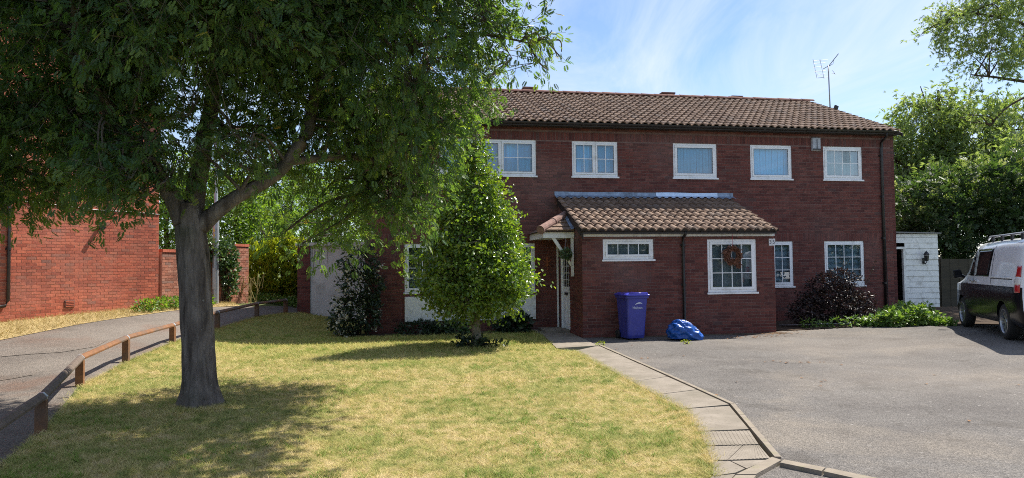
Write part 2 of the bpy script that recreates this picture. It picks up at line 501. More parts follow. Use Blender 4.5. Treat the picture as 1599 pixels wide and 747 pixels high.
# ------------------------------------------------------------------ mesh helpers
class MB:
    def __init__(self):
        self.v, self.f, self.r = [], [], []
    def add(self, verts, faces, rnd=None):
        o = len(self.v)
        self.v += [tuple(p) for p in verts]
        self.f += [tuple(i + o for i in f) for f in faces]
        self.r += [rnd if rnd is not None else .5] * len(faces)
        return self
    def box(self, x0, x1, y0, y1, z0, z1, rnd=None):
        return self.add([(x0, y0, z0), (x1, y0, z0), (x1, y1, z0), (x0, y1, z0), (x0, y0, z1), (x1, y0, z1), (x1, y1, z1), (x0, y1, z1)],
                        [(0, 3, 2, 1), (4, 5, 6, 7), (0, 1, 5, 4), (1, 2, 6, 5), (2, 3, 7, 6), (3, 0, 4, 7)], rnd)
    def prism(self, poly, axis_vec, base=None):
        """extrude a 3-D polygon along a vector"""
        n = len(poly); a = Vector(axis_vec)
        vs = [Vector(p) for p in poly] + [Vector(p) + a for p in poly]
        fs = [tuple(range(n))[::-1], tuple(range(n, 2 * n))] + [(i, (i + 1) % n, n + (i + 1) % n, n + i) for i in range(n)]
        return self.add(vs, fs)
    def tube(self, pts, radii, seg=8, caps=True, rnd=None):
        pts = [Vector(p) for p in pts]
        if isinstance(radii, (int, float)):
            radii = [radii] * len(pts)
        vs, fs = [], []
        up = Vector((0, 0, 1))
        for i, p in enumerate(pts):
            t = (pts[min(i + 1, len(pts) - 1)] - pts[max(i - 1, 0)])
            t = t.normalized() if t.length > 1e-9 else Vector((0, 0, 1))
            ref = up if abs(t.z) < .9 else Vector((1, 0, 0))
            u = t.cross(ref).normalized(); w = t.cross(u).normalized()
            for k in range(seg):
                a = 2 * math.pi * k / seg
                vs.append(p + (u * math.cos(a) + w * math.sin(a)) * radii[i])
        for i in range(len(pts) - 1):
            for k in range(seg):
                k2 = (k + 1) % seg
                fs.append((i * seg + k, i * seg + k2, (i + 1) * seg + k2, (i + 1) * seg + k))
        if caps:
            fs.append(tuple(range(seg))); fs.append(tuple(range((len(pts) - 1) * seg, len(pts) * seg))[::-1])
        return self.add(vs, fs, rnd)
    def lathe(self, c, prof, seg=20, axis='z'):
        vs, fs = [], []
        for r, h in prof:
            for k in range(seg):
                a = 2 * math.pi * k / seg
                p = (r * math.cos(a), r * math.sin(a), h)
                if axis == 'y': p = (p[0], p[2], p[1])
                if axis == 'x': p = (p[2], p[0], p[1])
                vs.append((c[0] + p[0], c[1] + p[1], c[2] + p[2]))
        for i in range(len(prof) - 1):
            for k in range(seg):
                k2 = (k + 1) % seg
                fs.append((i * seg + k, i * seg + k2, (i + 1) * seg + k2, (i + 1) * seg + k))
        return self.add(vs, fs)
    def build(self, name, mat=None, parent=None, smooth=False, bevel=0, loc=None, auto=None):
        me = bpy.data.meshes.new(name)
        me.from_pydata(self.v, [], self.f)
        a = me.attributes.new('rnd', 'FLOAT', 'FACE')
        a.data.foreach_set('value', np.array(self.r, dtype=np.float32))
        bm = bmesh.new(); bm.from_mesh(me)
        bmesh.ops.recalc_face_normals(bm, faces=bm.faces)
        bm.to_mesh(me); bm.free()
        return link(name, me, mat, parent, smooth, bevel, loc)

def link(name, me, mat=None, parent=None, smooth=False, bevel=0, loc=None):
    if mat is not None and not me.materials:
        me.materials.append(M[mat] if isinstance(mat, str) else mat)
    if smooth:
        me.polygons.foreach_set('use_smooth', np.ones(len(me.polygons), dtype=bool))
    o = bpy.data.objects.new(name, me)
    COL.objects.link(o)
    if parent is not None:
        o.parent = parent
    if loc is not None:
        o.location = loc
    if bevel:
        b = o.modifiers.new('bevel', 'BEVEL'); b.width = bevel; b.segments = 2; b.limit_method = 'ANGLE'
    return o

def mesh_np(name, V, faces4, rnd, smooth=False):
    """quick mesh from numpy arrays of quads or triangles"""
    me = bpy.data.meshes.new(name)
    k = faces4.shape[1]
    me.vertices.add(len(V)); me.vertices.foreach_set('co', np.ascontiguousarray(V, dtype=np.float32).ravel())
    me.loops.add(faces4.size); me.loops.foreach_set('vertex_index', np.ascontiguousarray(faces4, dtype=np.int32).ravel())
    me.polygons.add(len(faces4))
    me.polygons.foreach_set('loop_start', np.arange(0, faces4.size, k, dtype=np.int32))
    me.polygons.foreach_set('use_smooth', np.full(len(faces4), bool(smooth)))
    me.update(calc_edges=True)
    a = me.attributes.new('rnd', 'FLOAT', 'FACE')
    a.data.foreach_set('value', np.ascontiguousarray(rnd, dtype=np.float32))
    return me

def thing(name, label, cat, loc=(0, 0, 0), rotz=0, group=None):
    o = bpy.data.objects.new(name, None)
    COL.objects.link(o)
    o.location = loc
    o.rotation_euler = (0, 0, rotz)
    o.empty_display_size = .2
    return tag(o, label, cat, group)

def tag(o, label, cat, group=None):
    o['label'] = label; o['category'] = cat
    if group: o['group'] = group
    return o

def struct(o, kind='structure', label=None, cat=None):
    o['kind'] = kind
    if label: o['label'] = label
    if cat: o['category'] = cat
    return o

# ------------------------------------------------------------------ brickwork
BL, BH, J = .215, .065, .010

def subtract(rect, holes):
    rs = [rect]
    for h in holes:
        nxt = []
        for (a, b, c, d) in rs:
            if h[0] >= b or h[1] <= a or h[2] >= d or h[3] <= c:
                nxt.append((a, b, c, d)); continue
            if h[0] > a: nxt.append((a, h[0], c, d))
            if h[1] < b: nxt.append((h[1], b, c, d))
            a2, b2 = max(a, h[0]), min(b, h[1])
            if h[2] > c: nxt.append((a2, b2, c, h[2]))
            if h[3] < d: nxt.append((a2, b2, h[3], d))
        rs = nxt
    return [r for r in rs if r[1] - r[0] > .012 and r[3] - r[2] > .012]

def brick_rects(L, z0, z1, holes, soldiers=(), top=None, shift=0.0):
    out = []
    n = int(math.ceil((z1 - z0) / .075))
    for i in range(n):
        a = z0 + i * .075; b = min(a + BH, z1)
        if any(a < s1 - .01 and b > s0 + .01 for s0, s1 in soldiers):
            continue
        x = -(.1125 if i % 2 else 0.0) - shift
        while x < L:
            r = (max(x, 0), min(x + BL, L), a, b)
            x += .225
            if r[1] - r[0] < .02: continue
            if top and r[3] > top((r[0] + r[1]) / 2) : continue
            for q in subtract(r, holes):
                out.append((q, q == r and abs(r[1] - r[0] - BL) < 1e-6 and abs(b - a - BH) < 1e-6))
    for s0, s1 in soldiers:
        x = 0.0
        while x < L:
            r = (x, min(x + BH, L), s0, min(s1 - .01, z1)); x += .075
            for q in subtract(r, holes):
                out.append((q, False))
    return out

def brick_wall(parent, name, origin, u, n, L, z0, z1, mat, mortar, holes=(), soldiers=(), top=None, thick=.1, pick=None, n_pick=0, poly=None):
    """origin: wall foot (parent space); u along the wall; n outward. Backing plane lies 7 mm behind the brick faces."""
    o = Vector(origin); u = Vector(u); n = Vector(n); z = Vector((0, 0, 1))
    wall = MB()
    P = lambda a, h, d: o + u * a + z * h + n * d
    if poly:
        pts = [P(a, h, 0) for a, h in poly]
        wall.prism(pts, -n * thick)
    else:
        xs = sorted({0, L} | {min(max(h[0], 0), L) for h in holes} | {min(max(h[1], 0), L) for h in holes})
        for a, b in zip(xs[:-1], xs[1:]):
            if b - a < 1e-4: continue
            col = [h for h in holes if h[0] <= a + 1e-6 and h[1] >= b - 1e-6]
            zs = [(z0, z1)]
            for h in col:
                zs = [q for (c, d) in zs for q in ((c, min(d, h[2])), (max(c, h[3]), d)) if q[1] - q[0] > 1e-4]
            for c, d in zs:
                pts = [P(a, c, 0), P(b, c, 0), P(b, d, 0), P(a, d, 0)]
                wall.prism(pts, -n * thick)
    w = wall.build(name, mortar, parent)
    rects = brick_rects(L, z0, z1, holes, soldiers, top)
    proud = .007
    full = [q for q, fl in rects if fl and (pick is None or pick(q))]
    rest = [q for q, fl in rects if not (fl and (pick is None or pick(q)))]
    if pick is None:
        full, rest = [], [q for q, _ in rects]
    full.sort(key=lambda q: pick(q) if pick else 0)
    rest += full[n_pick:]; full = full[:n_pick]
    # the mass of bricks
    R = np.array(rest); k = len(R)
    if k:
        dep = proud + RNG.uniform(-.0025, .002, k)
        jx = RNG.uniform(-.0015, .0015, (k, 2)); R = R + np.column_stack([jx, RNG.uniform(-.001, .001, (k, 2))])
        ua, na, za, oa = (np.array(t) for t in (u, n, z, o))
        def pt(a, h, d): return oa + a[:, None] * ua + h[:, None] * za + d[:, None] * na
        zero = -np.full(k, .004)
        e = .0025
        V = np.stack([pt(R[:, 0] + e, R[:, 2] + e, dep), pt(R[:, 1] - e, R[:, 2] + e, dep), pt(R[:, 1] - e, R[:, 3] - e, dep), pt(R[:, 0] + e, R[:, 3] - e, dep),
                      pt(R[:, 0], R[:, 2], zero), pt(R[:, 1], R[:, 2], zero), pt(R[:, 1], R[:, 3], zero), pt(R[:, 0], R[:, 3], zero)], 1).reshape(-1, 3)
        f0 = np.array([(0, 1, 2, 3), (4, 5, 1, 0), (5, 6, 2, 1), (6, 7, 3, 2), (7, 4, 0, 3)])
        Fs = (f0[None] + 8 * np.arange(k)[:, None, None]).reshape(-1, 4)
        me = mesh_np('brickwork', V, Fs, np.repeat(RNG.random(k), 5))
        bo = link('brickwork', me, mat, w); bo['kind'] = 'stuff'
    if full:
        variants = []
        for i in range(10):
            b = MB(); e = .0025
            vs = [(e, -proud, e), (BL - e, -proud, e), (BL - e, -proud, BH - e), (e, -proud, BH - e), (0, .004, 0), (BL, .004, 0), (BL, .004, BH), (0, .004, BH)]
            b.add(vs, [(0, 1, 2, 3), (4, 5, 1, 0), (5, 6, 2, 1), (6, 7, 3, 2), (7, 4, 0, 3)], (i + .5) / 10)
            me = bpy.data.meshes.new('brick'); me.from_pydata(b.v, [], b.f)
            at = me.attributes.new('rnd', 'FLOAT', 'FACE'); at.data.foreach_set('value', np.array(b.r, dtype=np.float32))
            me.materials.append(M[mat]); variants.append(me)
        rot = Matrix((u, -n, z)).transposed().to_euler()
        for q in full:
            ob = bpy.data.objects.new('brick', random.choice(variants)); COL.objects.link(ob)
            ob.parent = w
            ob.location = P(q[0], q[2], random.uniform(-.0025, .002)); ob.rotation_euler = rot
    return w

# ------------------------------------------------------------------ roof tiles
def tile_template(w=.205, length=.40, amp=.030, seg=9):
    vs, fs = [], []
    tw = w + .014
    for j, (y, lift) in enumerate(((0, .042), (length, .0))):
        for i in range(seg + 1):
            x = tw * i / seg
            t = x / w
            zz = amp * math.sin(2 * math.pi * t - .6) + amp * .25 * math.sin(4 * math.pi * t)
            vs.append((x, y, zz + lift))
    for i in range(seg + 1):
        x = tw * i / seg; t = x / w
        vs.append((x, .006, amp * math.sin(2 * math.pi * t - .6) + amp * .25 * math.sin(4 * math.pi * t) + .042 - .034))
    n = seg + 1
    vs += vs[:n]            # the lip has edges of its own, so that it stays sharp
    for i in range(seg):
        fs.append((i, i + 1, n + i + 1, n + i))
        fs.append((2 * n + i, 2 * n + i + 1, 3 * n + i + 1, 3 * n + i))
    return np.array(vs), fs

TV, TF = tile_template()
TILE_MESHES = []
for i in range(8):
    me = bpy.data.meshes.new('tile'); me.from_pydata([tuple(p) for p in TV], [], TF)
    at = me.attributes.new('rnd', 'FLOAT', 'FACE'); at.data.foreach_set('value', np.full(len(TF), (i + .5) / 8, dtype=np.float32))
    me.materials.append(M['tile']); me.polygons.foreach_set('use_smooth', np.ones(len(TF), dtype=bool))
    TILE_MESHES.append(me)

def tile_field(parent, origin, u, up, cols, rows, gauge, n_single, skip=None):
    """tiles laid from origin (lower left), u across, up along the slope; first n_single tiles are objects of their own"""
    u = Vector(u).normalized(); up = Vector(up).normalized(); nn = u.cross(up).normalized()
    if nn.z < 0: nn = -nn
    rot = Matrix((u, up, nn)).transposed()
    V, Fq, Rr = [], [], []
    cnt = 0; off = 0
    ra = np.array(rot)
    for r in range(rows):
        for c in range(cols):
            if skip and skip(c * .205 + .1, r * gauge + .2): continue
            p = Vector(origin) + u * (c * .205 + random.uniform(-.004, .004)) + up * (r * gauge + random.uniform(-.006, .006)) + nn * random.uniform(0, .004)
            if cnt < n_single:
                ob = bpy.data.objects.new('tile', random.choice(TILE_MESHES)); COL.objects.link(ob)
                ob.parent = parent; ob.location = p; ob.rotation_euler = rot.to_euler()
                cnt += 1
            else:
                V.append(TV @ ra.T + np.array(p)); Fq.append(np.array(TF) + off); off += len(TV)
                Rr.append(np.full(len(TF), random.random()))
    if V:
        me = mesh_np('tiling', np.concatenate(V), np.concatenate(Fq), np.concatenate(Rr))
        o = link('tiling', me, 'tile', parent, smooth=True); o['kind'] = 'stuff'

# ------------------------------------------------------------------ foliage
def rand_rot(n, rng, zbias=None):
    q = rng.normal(size=(n, 4)); q /= np.linalg.norm(q, axis=1)[:, None]
    w, x, y, z = q.T
    return np.stack([np.stack([1 - 2 * (y * y + z * z), 2 * (x * y - z * w), 2 * (x * z + y * w)], 1),
                     np.stack([2 * (x * y + z * w), 1 - 2 * (x * x + z * z), 2 * (y * z - x * w)], 1),
                     np.stack([2 * (x * z - y * w), 2 * (y * z + x * w), 1 - 2 * (x * x + y * y)], 1)], 1)

def frame_from(dirs, rng, upness=.7):
    """rotation matrices whose Y axis follows dirs and whose Z axis leans upwards"""
    d = dirs / (np.linalg.norm(dirs, axis=1)[:, None] + 1e-9)
    up = np.zeros_like(d); up[:, 2] = 1
    up = up * upness + rng.normal(size=d.shape) * (1 - upness)
    x = np.cross(d, up); x /= (np.linalg.norm(x, axis=1)[:, None] + 1e-9)
    z = np.cross(x, d)
    return np.stack([x, d, z], 2)

def leaf_simple(w=.5):
    return np.array([(0, 0, 0), (w / 2, .45, .06), (0, 1, -.06), (-w / 2, .45, .06)]), np.array([(0, 1, 2, 3)])

def leaf_holly():
    v = np.array([(0, 0, 0), (.22, .2, .06), (.3, .55, .08), (0, 1, -.05), (-.3, .55, .08), (-.22, .2, .06), (0, .5, 0)])
    return v, np.array([(0, 1, 2, 6), (6, 2, 3, 4), (0, 6, 4, 5)])

def leaf_pinnate(pairs=5, lw=.11, ll=.36):
    V, Fs = [], []
    def leaflet(base, ang, s):
        o = len(V)
        c, sn = math.cos(ang), math.sin(ang)
        for (x, y, z) in ((0, 0, 0), (lw * s, ll * .5 * s, .015), (0, ll * s, -.05), (-lw * s, ll * .5 * s, .015)):
            V.append((base[0] + x * c + y * sn, base[1] - x * sn + y * c, base[2] + z))
        Fs.append((o, o + 1, o + 2, o + 3))
    for i in range(pairs):
        y = .22 + .62 * i / pairs
        s = .85 + .3 * math.sin(math.pi * (i + .6) / pairs)
        droop = -.10 * (y ** 2)
        leaflet((.01, y, droop), 1.05, s); leaflet((-.01, y, droop), -1.05, s)
    leaflet((0, .80, -.07), 0, .95)
    return np.array(V), np.array(Fs)

def leaf_spray(n=5, w=.13, spread=.9):
    """a few narrow leaves on one shoot"""
    V, Fs = [], []
    for i in range(n):
        a = (i / (n - 1) - .5) * 2 * spread * (1 if i % 2 else .75)
        y0 = .12 * i
        L = .75
        c, s = math.cos(a), math.sin(a); o = len(V)
        for (x, y, z) in ((0, 0, 0), (w / 2, L * .45, .04), (0, L, -.06), (-w / 2, L * .45, .04)):
            V.append((x * c + y * s, y0 * .6 - x * s + y * c, z + .05 * (i % 3 - 1)))
        Fs.append((o, o + 1, o + 2, o + 3))
    return np.array(V), np.array(Fs)

def leaves_mesh(name, pos, rot, scale, tmpl, rnd):
    tv, tf = tmpl
    n, k = len(pos), len(tv)
    V = np.einsum('nij,kj->nki', rot, tv) * scale[:, None, None] + pos[:, None, :]
    Fq = (tf[None] + k * np.arange(n)[:, None, None]).reshape(-1, tf.shape[1])
    return mesh_np(name, V.reshape(-1, 3), Fq, np.repeat(rnd, len(tf)))

def blob_points(blobs, n, rng, shell=.55, lumpy=1.0):
    """points spread through ellipsoids (cx,cy,cz,rx,ry,rz,weight)"""
    B = np.array(blobs); w = B[:, 6] * B[:, 3] * B[:, 4] * B[:, 5]
    idx = rng.choice(len(B), n, p=w / w.sum())
    d = rng.normal(size=(n, 3)); d /= np.linalg.norm(d, axis=1)[:, None]
    r = rng.random(n) ** (1 / 3); r = r * (1 - shell) + shell * (.72 + .32 * rng.random(n))
    # lumpy outline
    ph = B[idx, :3] * 3.1
    lump = 1 + lumpy * .20 * np.sin(d[:, 0] * 5 + ph[:, 0]) * np.sin(d[:, 1] * 4 + ph[:, 1] + 1) + lumpy * .14 * np.sin(d[:, 2] * 7 + d[:, 0] * 4 + ph[:, 2])
    return B[idx, :3] + d * B[idx, 3:6] * (r * lump)[:, None], d, idx

def smooth_path(pts, n=6):
    pts = [Vector(p) for p in pts]
    out = []
    for i in range(len(pts) - 1):
        p0 = pts[max(i - 1, 0)]; p1 = pts[i]; p2 = pts[i + 1]; p3 = pts[min(i + 2, len(pts) - 1)]
        for k in range(n):
            t = k / n
            out.append(.5 * ((2 * p1) + (p2 - p0) * t + (2 * p0 - 5 * p1 + 4 * p2 - p3) * t * t + (3 * p1 - p0 - 3 * p2 + p3) * t ** 3))
    out.append(pts[-1])
    return out

def wobble(pts, a, seed):
    return [p + Vector((mnoise.noise(p * 1.7 + Vector((seed, 0, 0))), mnoise.noise(p * 1.7 + Vector((0, seed, 9))), 0)) * a for p in pts]

def tree(name, label, cat, base, trunk, limbs, blobs, twigs, per_twig, tmpl, size, leaf, bark_m, seed, group=None, droop=.35,
         twig_len=.45, upness=.55, side_branches=5, rmin=.006, shell=.55, jitter=.22, keep=None, detail=False, lumpy=1.0):
    """trunk: [(x,y,z,r)...] relative to base; limbs: list of such lists; blobs relative to base"""
    rng = np.random.default_rng(seed)
    t = thing(name, label, cat, base, 0, group)
    tp = smooth_path([p[:3] for p in trunk], 5)
    tr = np.interp(np.linspace(0, len(trunk) - 1, len(tp)), range(len(trunk)), [p[3] for p in trunk])
    tm = MB()
    seg = 20
    if detail:
        tp = [p for p in smooth_path([p[:3] for p in trunk], 16)]
        tr = np.interp(np.linspace(0, len(trunk) - 1, len(tp)), range(len(trunk)), [p[3] for p in trunk])
        seg = 72
    vs, fs = [], []
    for i, p in enumerate(tp):
        flare = max(0, 1 - p.z / .5)
        for k in range(seg):
            a = 2 * math.pi * k / seg
            rr = tr[i] * (1 + .05 * math.sin(3 * a + p.z * 2) + .03 * math.sin(7 * a + 3 * p.z) + flare * flare * (.06 + .30 * max(0, math.sin(4 * a + .6)) ** 2 + .12 * max(0, math.sin(7 * a + 2))))
            if detail:
                q = Vector((math.cos(a) * 5.5, math.sin(a) * 5.5, p.z * 1.5))
                crack = 1 - min(1, abs(mnoise.noise(q + Vector((seed, 0, 0)))) * 4.5)
                rr += -.016 * crack ** 2 + .010 * mnoise.noise(q * 2.3) + .014 * mnoise.noise(Vector((math.cos(a) * 1.6, math.sin(a) * 1.6, p.z * 2.2 + 5)))
            vs.append((p.x + rr * math.cos(a), p.y + rr * math.sin(a), p.z - (.06 if i == 0 else 0)))
    for i in range(len(tp) - 1):
        for k in range(seg):
            fs.append((i * seg + k, i * seg + (k + 1) % seg, (i + 1) * seg + (k + 1) % seg, (i + 1) * seg + k))
    tm.add(vs, fs)
    tm.build('trunk', bark_m, t, smooth=True)
    bm_ = MB()
    skel = [np.array(p) for p in tp if p.z > tp[-1].z * .55]
    for li, lb in enumerate(limbs):
        lp = wobble(smooth_path([p[:3] for p in lb], 7), .07, seed + li)
        lr = np.interp(np.linspace(0, len(lb) - 1, len(lp)), range(len(lb)), [p[3] for p in lb])
        bm_.tube(lp, list(lr), 9)
        skel += [np.array(p) for p in lp[4:]]
    S = np.array(skel)
    # secondary branches into the blobs
    new = []
    for b in blobs:
        for k in range(side_branches):
            d = rng.normal(size=3); d /= np.linalg.norm(d)
            e = np.array(b[:3]) + d * np.array(b[3:6]) * .7
            s = S[np.argmin(((S - np.array(b[:3])) ** 2).sum(1) + rng.random(len(S)) * .6)]
            m_ = (s + e) / 2 + rng.normal(size=3) * .15 + np.array([0, 0, .12])
            pp = wobble(smooth_path([s, m_, e], 5), .05, seed + k)
            L = np.linalg.norm(e - s)
            r0 = min(.012 + .016 * L, .05)
            bm_.tube(pp, list(np.linspace(r0, rmin, len(pp))), 6)
            new += [np.array(p) for p in pp[2:]]
    S2 = np.vstack([S, np.array(new)]) if new else S
    P, d, idx = blob_points(blobs, twigs, rng, shell, lumpy)
    if keep is not None:
        k = keep(P + np.array(base)); P, d = P[k], d[k]
    twigs = len(P)
    # twigs start at the nearest branch
    near = np.empty(twigs, dtype=int)
    for a in range(0, twigs, 500):
        near[a:a + 500] = np.argmin(((P[a:a + 500, None, :] - S2[None]) ** 2).sum(2), 1)
    st = S2[near]
    out = d + np.array([0, 0, -droop]) + rng.normal(size=(twigs, 3)) * .35
    out /= np.linalg.norm(out, axis=1)[:, None]
    tlen = twig_len * (.7 + .6 * rng.random(twigs))
    end = P + out * tlen[:, None] * .5; beg = P - out * tlen[:, None] * .5
    # thin twig strips (three-sided)
    def strip(a, b, r0, r1):
        dd = b - a; dd /= (np.linalg.norm(dd, axis=1)[:, None] + 1e-9)
        x = np.cross(dd, np.array([.3, .5, .8])); x /= (np.linalg.norm(x, axis=1)[:, None] + 1e-9)
        y = np.cross(dd, x)
        ring = []
        for k in range(3):
            an = 2 * math.pi * k / 3
            ring.append(x * math.cos(an) + y * math.sin(an))
        V = np.stack([a + q * r0 for q in ring] + [b + q * r1 for q in ring], 1).reshape(-1, 3)
        f0 = np.array([(0, 1, 4, 3), (1, 2, 5, 4), (2, 0, 3, 5)])
        return V, (f0[None] + 6 * np.arange(len(a))[:, None, None]).reshape(-1, 4)
    va, fa = strip(st, beg, rmin, rmin * .6)
    vb, fb = strip(beg, end, rmin * .6, rmin * .3)
    me = mesh_np('twigs', np.vstack([va, vb]), np.vstack([fa, fb + len(va)]), np.full(len(fa) + len(fb), .5))
    bo = bm_.build('branches', bark_m, t, smooth=True)
    tw = link('twigs', me, bark_m, bo); tw['kind'] = 'stuff'
    # leaves along each twig
    n = twigs * per_twig
    f = np.tile(np.linspace(.0, 1.05, per_twig), twigs) + rng.normal(size=n) * .06
    B_, E_ = np.repeat(beg, per_twig, 0), np.repeat(end, per_twig, 0)
    pos = B_ + (E_ - B_) * f[:, None] + rng.normal(size=(n, 3)) * jitter * twig_len * .5
    dirs = np.repeat(out, per_twig, 0) * .6 + rng.normal(size=(n, 3)) * .7 + np.array([0, 0, -droop])
    rot = frame_from(dirs, rng, upness)
    sc_ = size * (.7 + .6 * rng.random(n))
    clump = np.repeat(rng.random(twigs), per_twig)
    rnd = np.clip(.45 * clump + .55 * rng.random(n), 0, 1)
    me = leaves_mesh('crown', pos, rot, sc_, tmpl, rnd)
    co = link('crown', me, leaf, t)
    co['kind'] = 'stuff'
    return t

def bush_leaves(rng, blobs, n, size, tmpl, shell=.6, upness=.5, outward=.8, flat=False):
    P, d, idx = blob_points(blobs, n, rng, shell)
    dirs = d * outward + rng.normal(size=(n, 3)) * .6
    rot = frame_from(dirs, rng, upness)
    return leaves_mesh('foliage', P, rot, size * (.65 + .7 * rng.random(n)), tmpl, rng.random(n))

# ------------------------------------------------------------------ ground sheets
def sheet(name, poly, mat, dz, step=.5, kind='structure', parent=None, fn=None):
    bm = bmesh.new()
    vs = [bm.verts.new((p[0], p[1], 0)) for p in poly]
    bm.faces.new(vs)
    xs = [p[0] for p in poly]; ys = [p[1] for p in poly]
    for ax, lo, hi in ((0, min(xs), max(xs)), (1, min(ys), max(ys))):
        k = math.ceil(lo / step) * step
        while k < hi:
            co = (k, 0, 0) if ax == 0 else (0, k, 0)
            no = (1, 0, 0) if ax == 0 else (0, 1, 0)
            bmesh.ops.bisect_plane(bm, geom=bm.verts[:] + bm.edges[:] + bm.faces[:], plane_co=co, plane_no=no)
            k += step
    for v in bm.verts:
        v.co.z = float(ground(v.co.x, v.co.y)) + dz + (fn(v.co.x, v.co.y) if fn else 0)
    bmesh.ops.recalc_face_normals(bm, faces=bm.faces)
    if sum(f.normal.z for f in bm.faces) < 0:
        bmesh.ops.reverse_faces(bm, faces=bm.faces)
    me = bpy.data.meshes.new(name); bm.to_mesh(me); bm.free()
    o = link(name, me, mat, parent)
    if kind: o['kind'] = kind
    return o

# ================================================================== THE SETTING
gx = np.unique(np.concatenate([np.linspace(-600, -40, 15), np.arange(-40, 40.1, .5), np.linspace(40, 600, 15)]))
gy = np.unique(np.concatenate([np.linspace(-300, -12, 10), np.arange(-12, 60.1, .5), np.linspace(60, 900, 18)]))
GX, GY = np.meshgrid(gx, gy)
GZ = ground(GX, GY) - .045
nx_, ny_ = len(gx), len(gy)
ii = (np.arange(ny_ - 1)[:, None] * nx_ + np.arange(nx_ - 1)[None]).ravel()
me = mesh_np('ground', np.stack([GX, GY, GZ], 2).reshape(-1, 3), np.stack([ii, ii + 1, ii + 1 + nx_, ii + nx_], 1), np.full(len(ii), .5))
struct(link('ground', me, 'far_ground'))

TH = math.radians(10)
H0 = np.array([-3.75, 18.08, 0.0])
HA = np.array([math.cos(TH), math.sin(TH), 0]); HN = np.array([-math.sin(TH), math.cos(TH), 0])
def hw(s, d, z=0.0):
    return H0 + HA * s + HN * d + np.array([0, 0, z])
def on_wall(px, py, d=0.0):
    r = ray(px, py); t = (np.dot(H0 - CAM, HN) + d) / np.dot(r, HN); P = CAM + t * r
    return float(np.dot(P - H0, HA)), float(P[2])
def xy(px, py):
    p = on_ground(px, py); return (float(p[0]), float(p[1]))

FENCE = [(-4.22, 5.62), (-4.93, 7.48), (-6.27, 10.35), (-6.76, 12.48), (-7.07, 14.83), (-7.12, 17.19), (-7.26, 20.23), (-7.12, 22.35)]
PL = [xy(832, 509), xy(869, 545), xy(897, 549), xy(1066, 641), xy(1091, 676), xy(1113, 747)]        # footpath, lawn side
PR = [xy(935, 541), xy(1040, 588), xy(1140, 634), xy(1172, 673), xy(1210, 719)]                      # footpath, drive side
lawn_poly = ([(-2.6, .6)] + [(x + .06, y) for x, y in FENCE] + [(-6.9, 23.3), (-4.7, 23.6), tuple(hw(.0, .1)[:2]), tuple(hw(4.3, .1)[:2])]
             + [tuple(hw(4.35, -1.0)[:2])] + PL[1:] + [(1.25, 4.2), (.7, .6)])
sheet('lawn', lawn_poly, 'lawn', 0.0)
drive_poly = ([tuple(hw(4.9, -2.2)[:2])] + PR + [xy(1150, 746), (1.0, 4.6), (.4, .6), (.4, -6), (16, -6), (16, 16.4)]
              + [(10.36, 17.0), (8.6, 17.25), (6.62, 17.7), tuple(hw(9.9, -2.2)[:2])])
sheet('driveway', drive_poly, 'drive', -.006)
EDGE = [(-10.6, 11.0), (-9.96, 13.87), (-9.66, 15.81), (-9.08, 17.88), (-8.75, 20.6), (-7.9, 23.6), (-7.0, 27.5)]
path_poly = [(-3.6, 1.0)] + [(x - .02, y) for x, y in FENCE] + [(-6.6, 24.2), (-5.6, 27.5)] + EDGE[::-1] + [(-11.3, 7), (-11.3, 1)]
sheet('path', path_poly, 'path', -.012)
for nm, px in (('worn_patch', [(0, 549), (50, 542), (120, 534), (168, 531), (150, 541), (95, 550), (45, 553), (0, 557)]),
               ('worn_patch', [(0, 585), (30, 579), (58, 577), (52, 585), (20, 591), (0, 594)])):
    sheet(nm, [xy(*p) for p in px], 'worn', -.004, .4)
NB0 = Vector((-14.04, 11.63, 0)); NBU = Vector((.454, .891, 0)).normalized(); NBN = Vector((NBU.y, -NBU.x, 0))
verge = [tuple((NB0 - NBU * 3)[:2])] + EDGE[:5] + [(-8.4, 22.0), (-8.9, 22.7), tuple((NB0 + NBU * 9.2)[:2])]
sheet('verge', verge, 'dry_soil', -.003)
bed_l = [tuple(hw(-.5, -.55)[:2]), tuple(hw(1.2, -.75)[:2]), tuple(hw(3.0, -.6)[:2]), tuple(hw(4.2, -.65)[:2]), tuple(hw(4.2, .1)[:2]), tuple(hw(-.5, .1)[:2])]
sheet('flower_bed', bed_l, 'soil', .012)
bed_r = [(6.62, 17.74), (8.6, 17.29), (10.36, 17.04), (13, 17.0), (13.2, 20.6), tuple(hw(15.2, .1)[:2]), tuple(hw(9.9, .1)[:2])]
sheet('planting_bed', bed_r, 'soil', .008)

dirt = [tuple(hw(s_, -2.28)[:2]) for s_ in np.linspace(5.6, 9.98, 9)] + [tuple(hw(s_, -2.42 - w_)[:2]) for s_, w_ in zip(np.linspace(10.15, 5.5, 15), (.30, .34, .22, .26, .14, .20, .10, .15, .22, .10, .16, .08, .14, .10, .03))]
sheet('dirt_strip', dirt, 'litter', .0, .5)
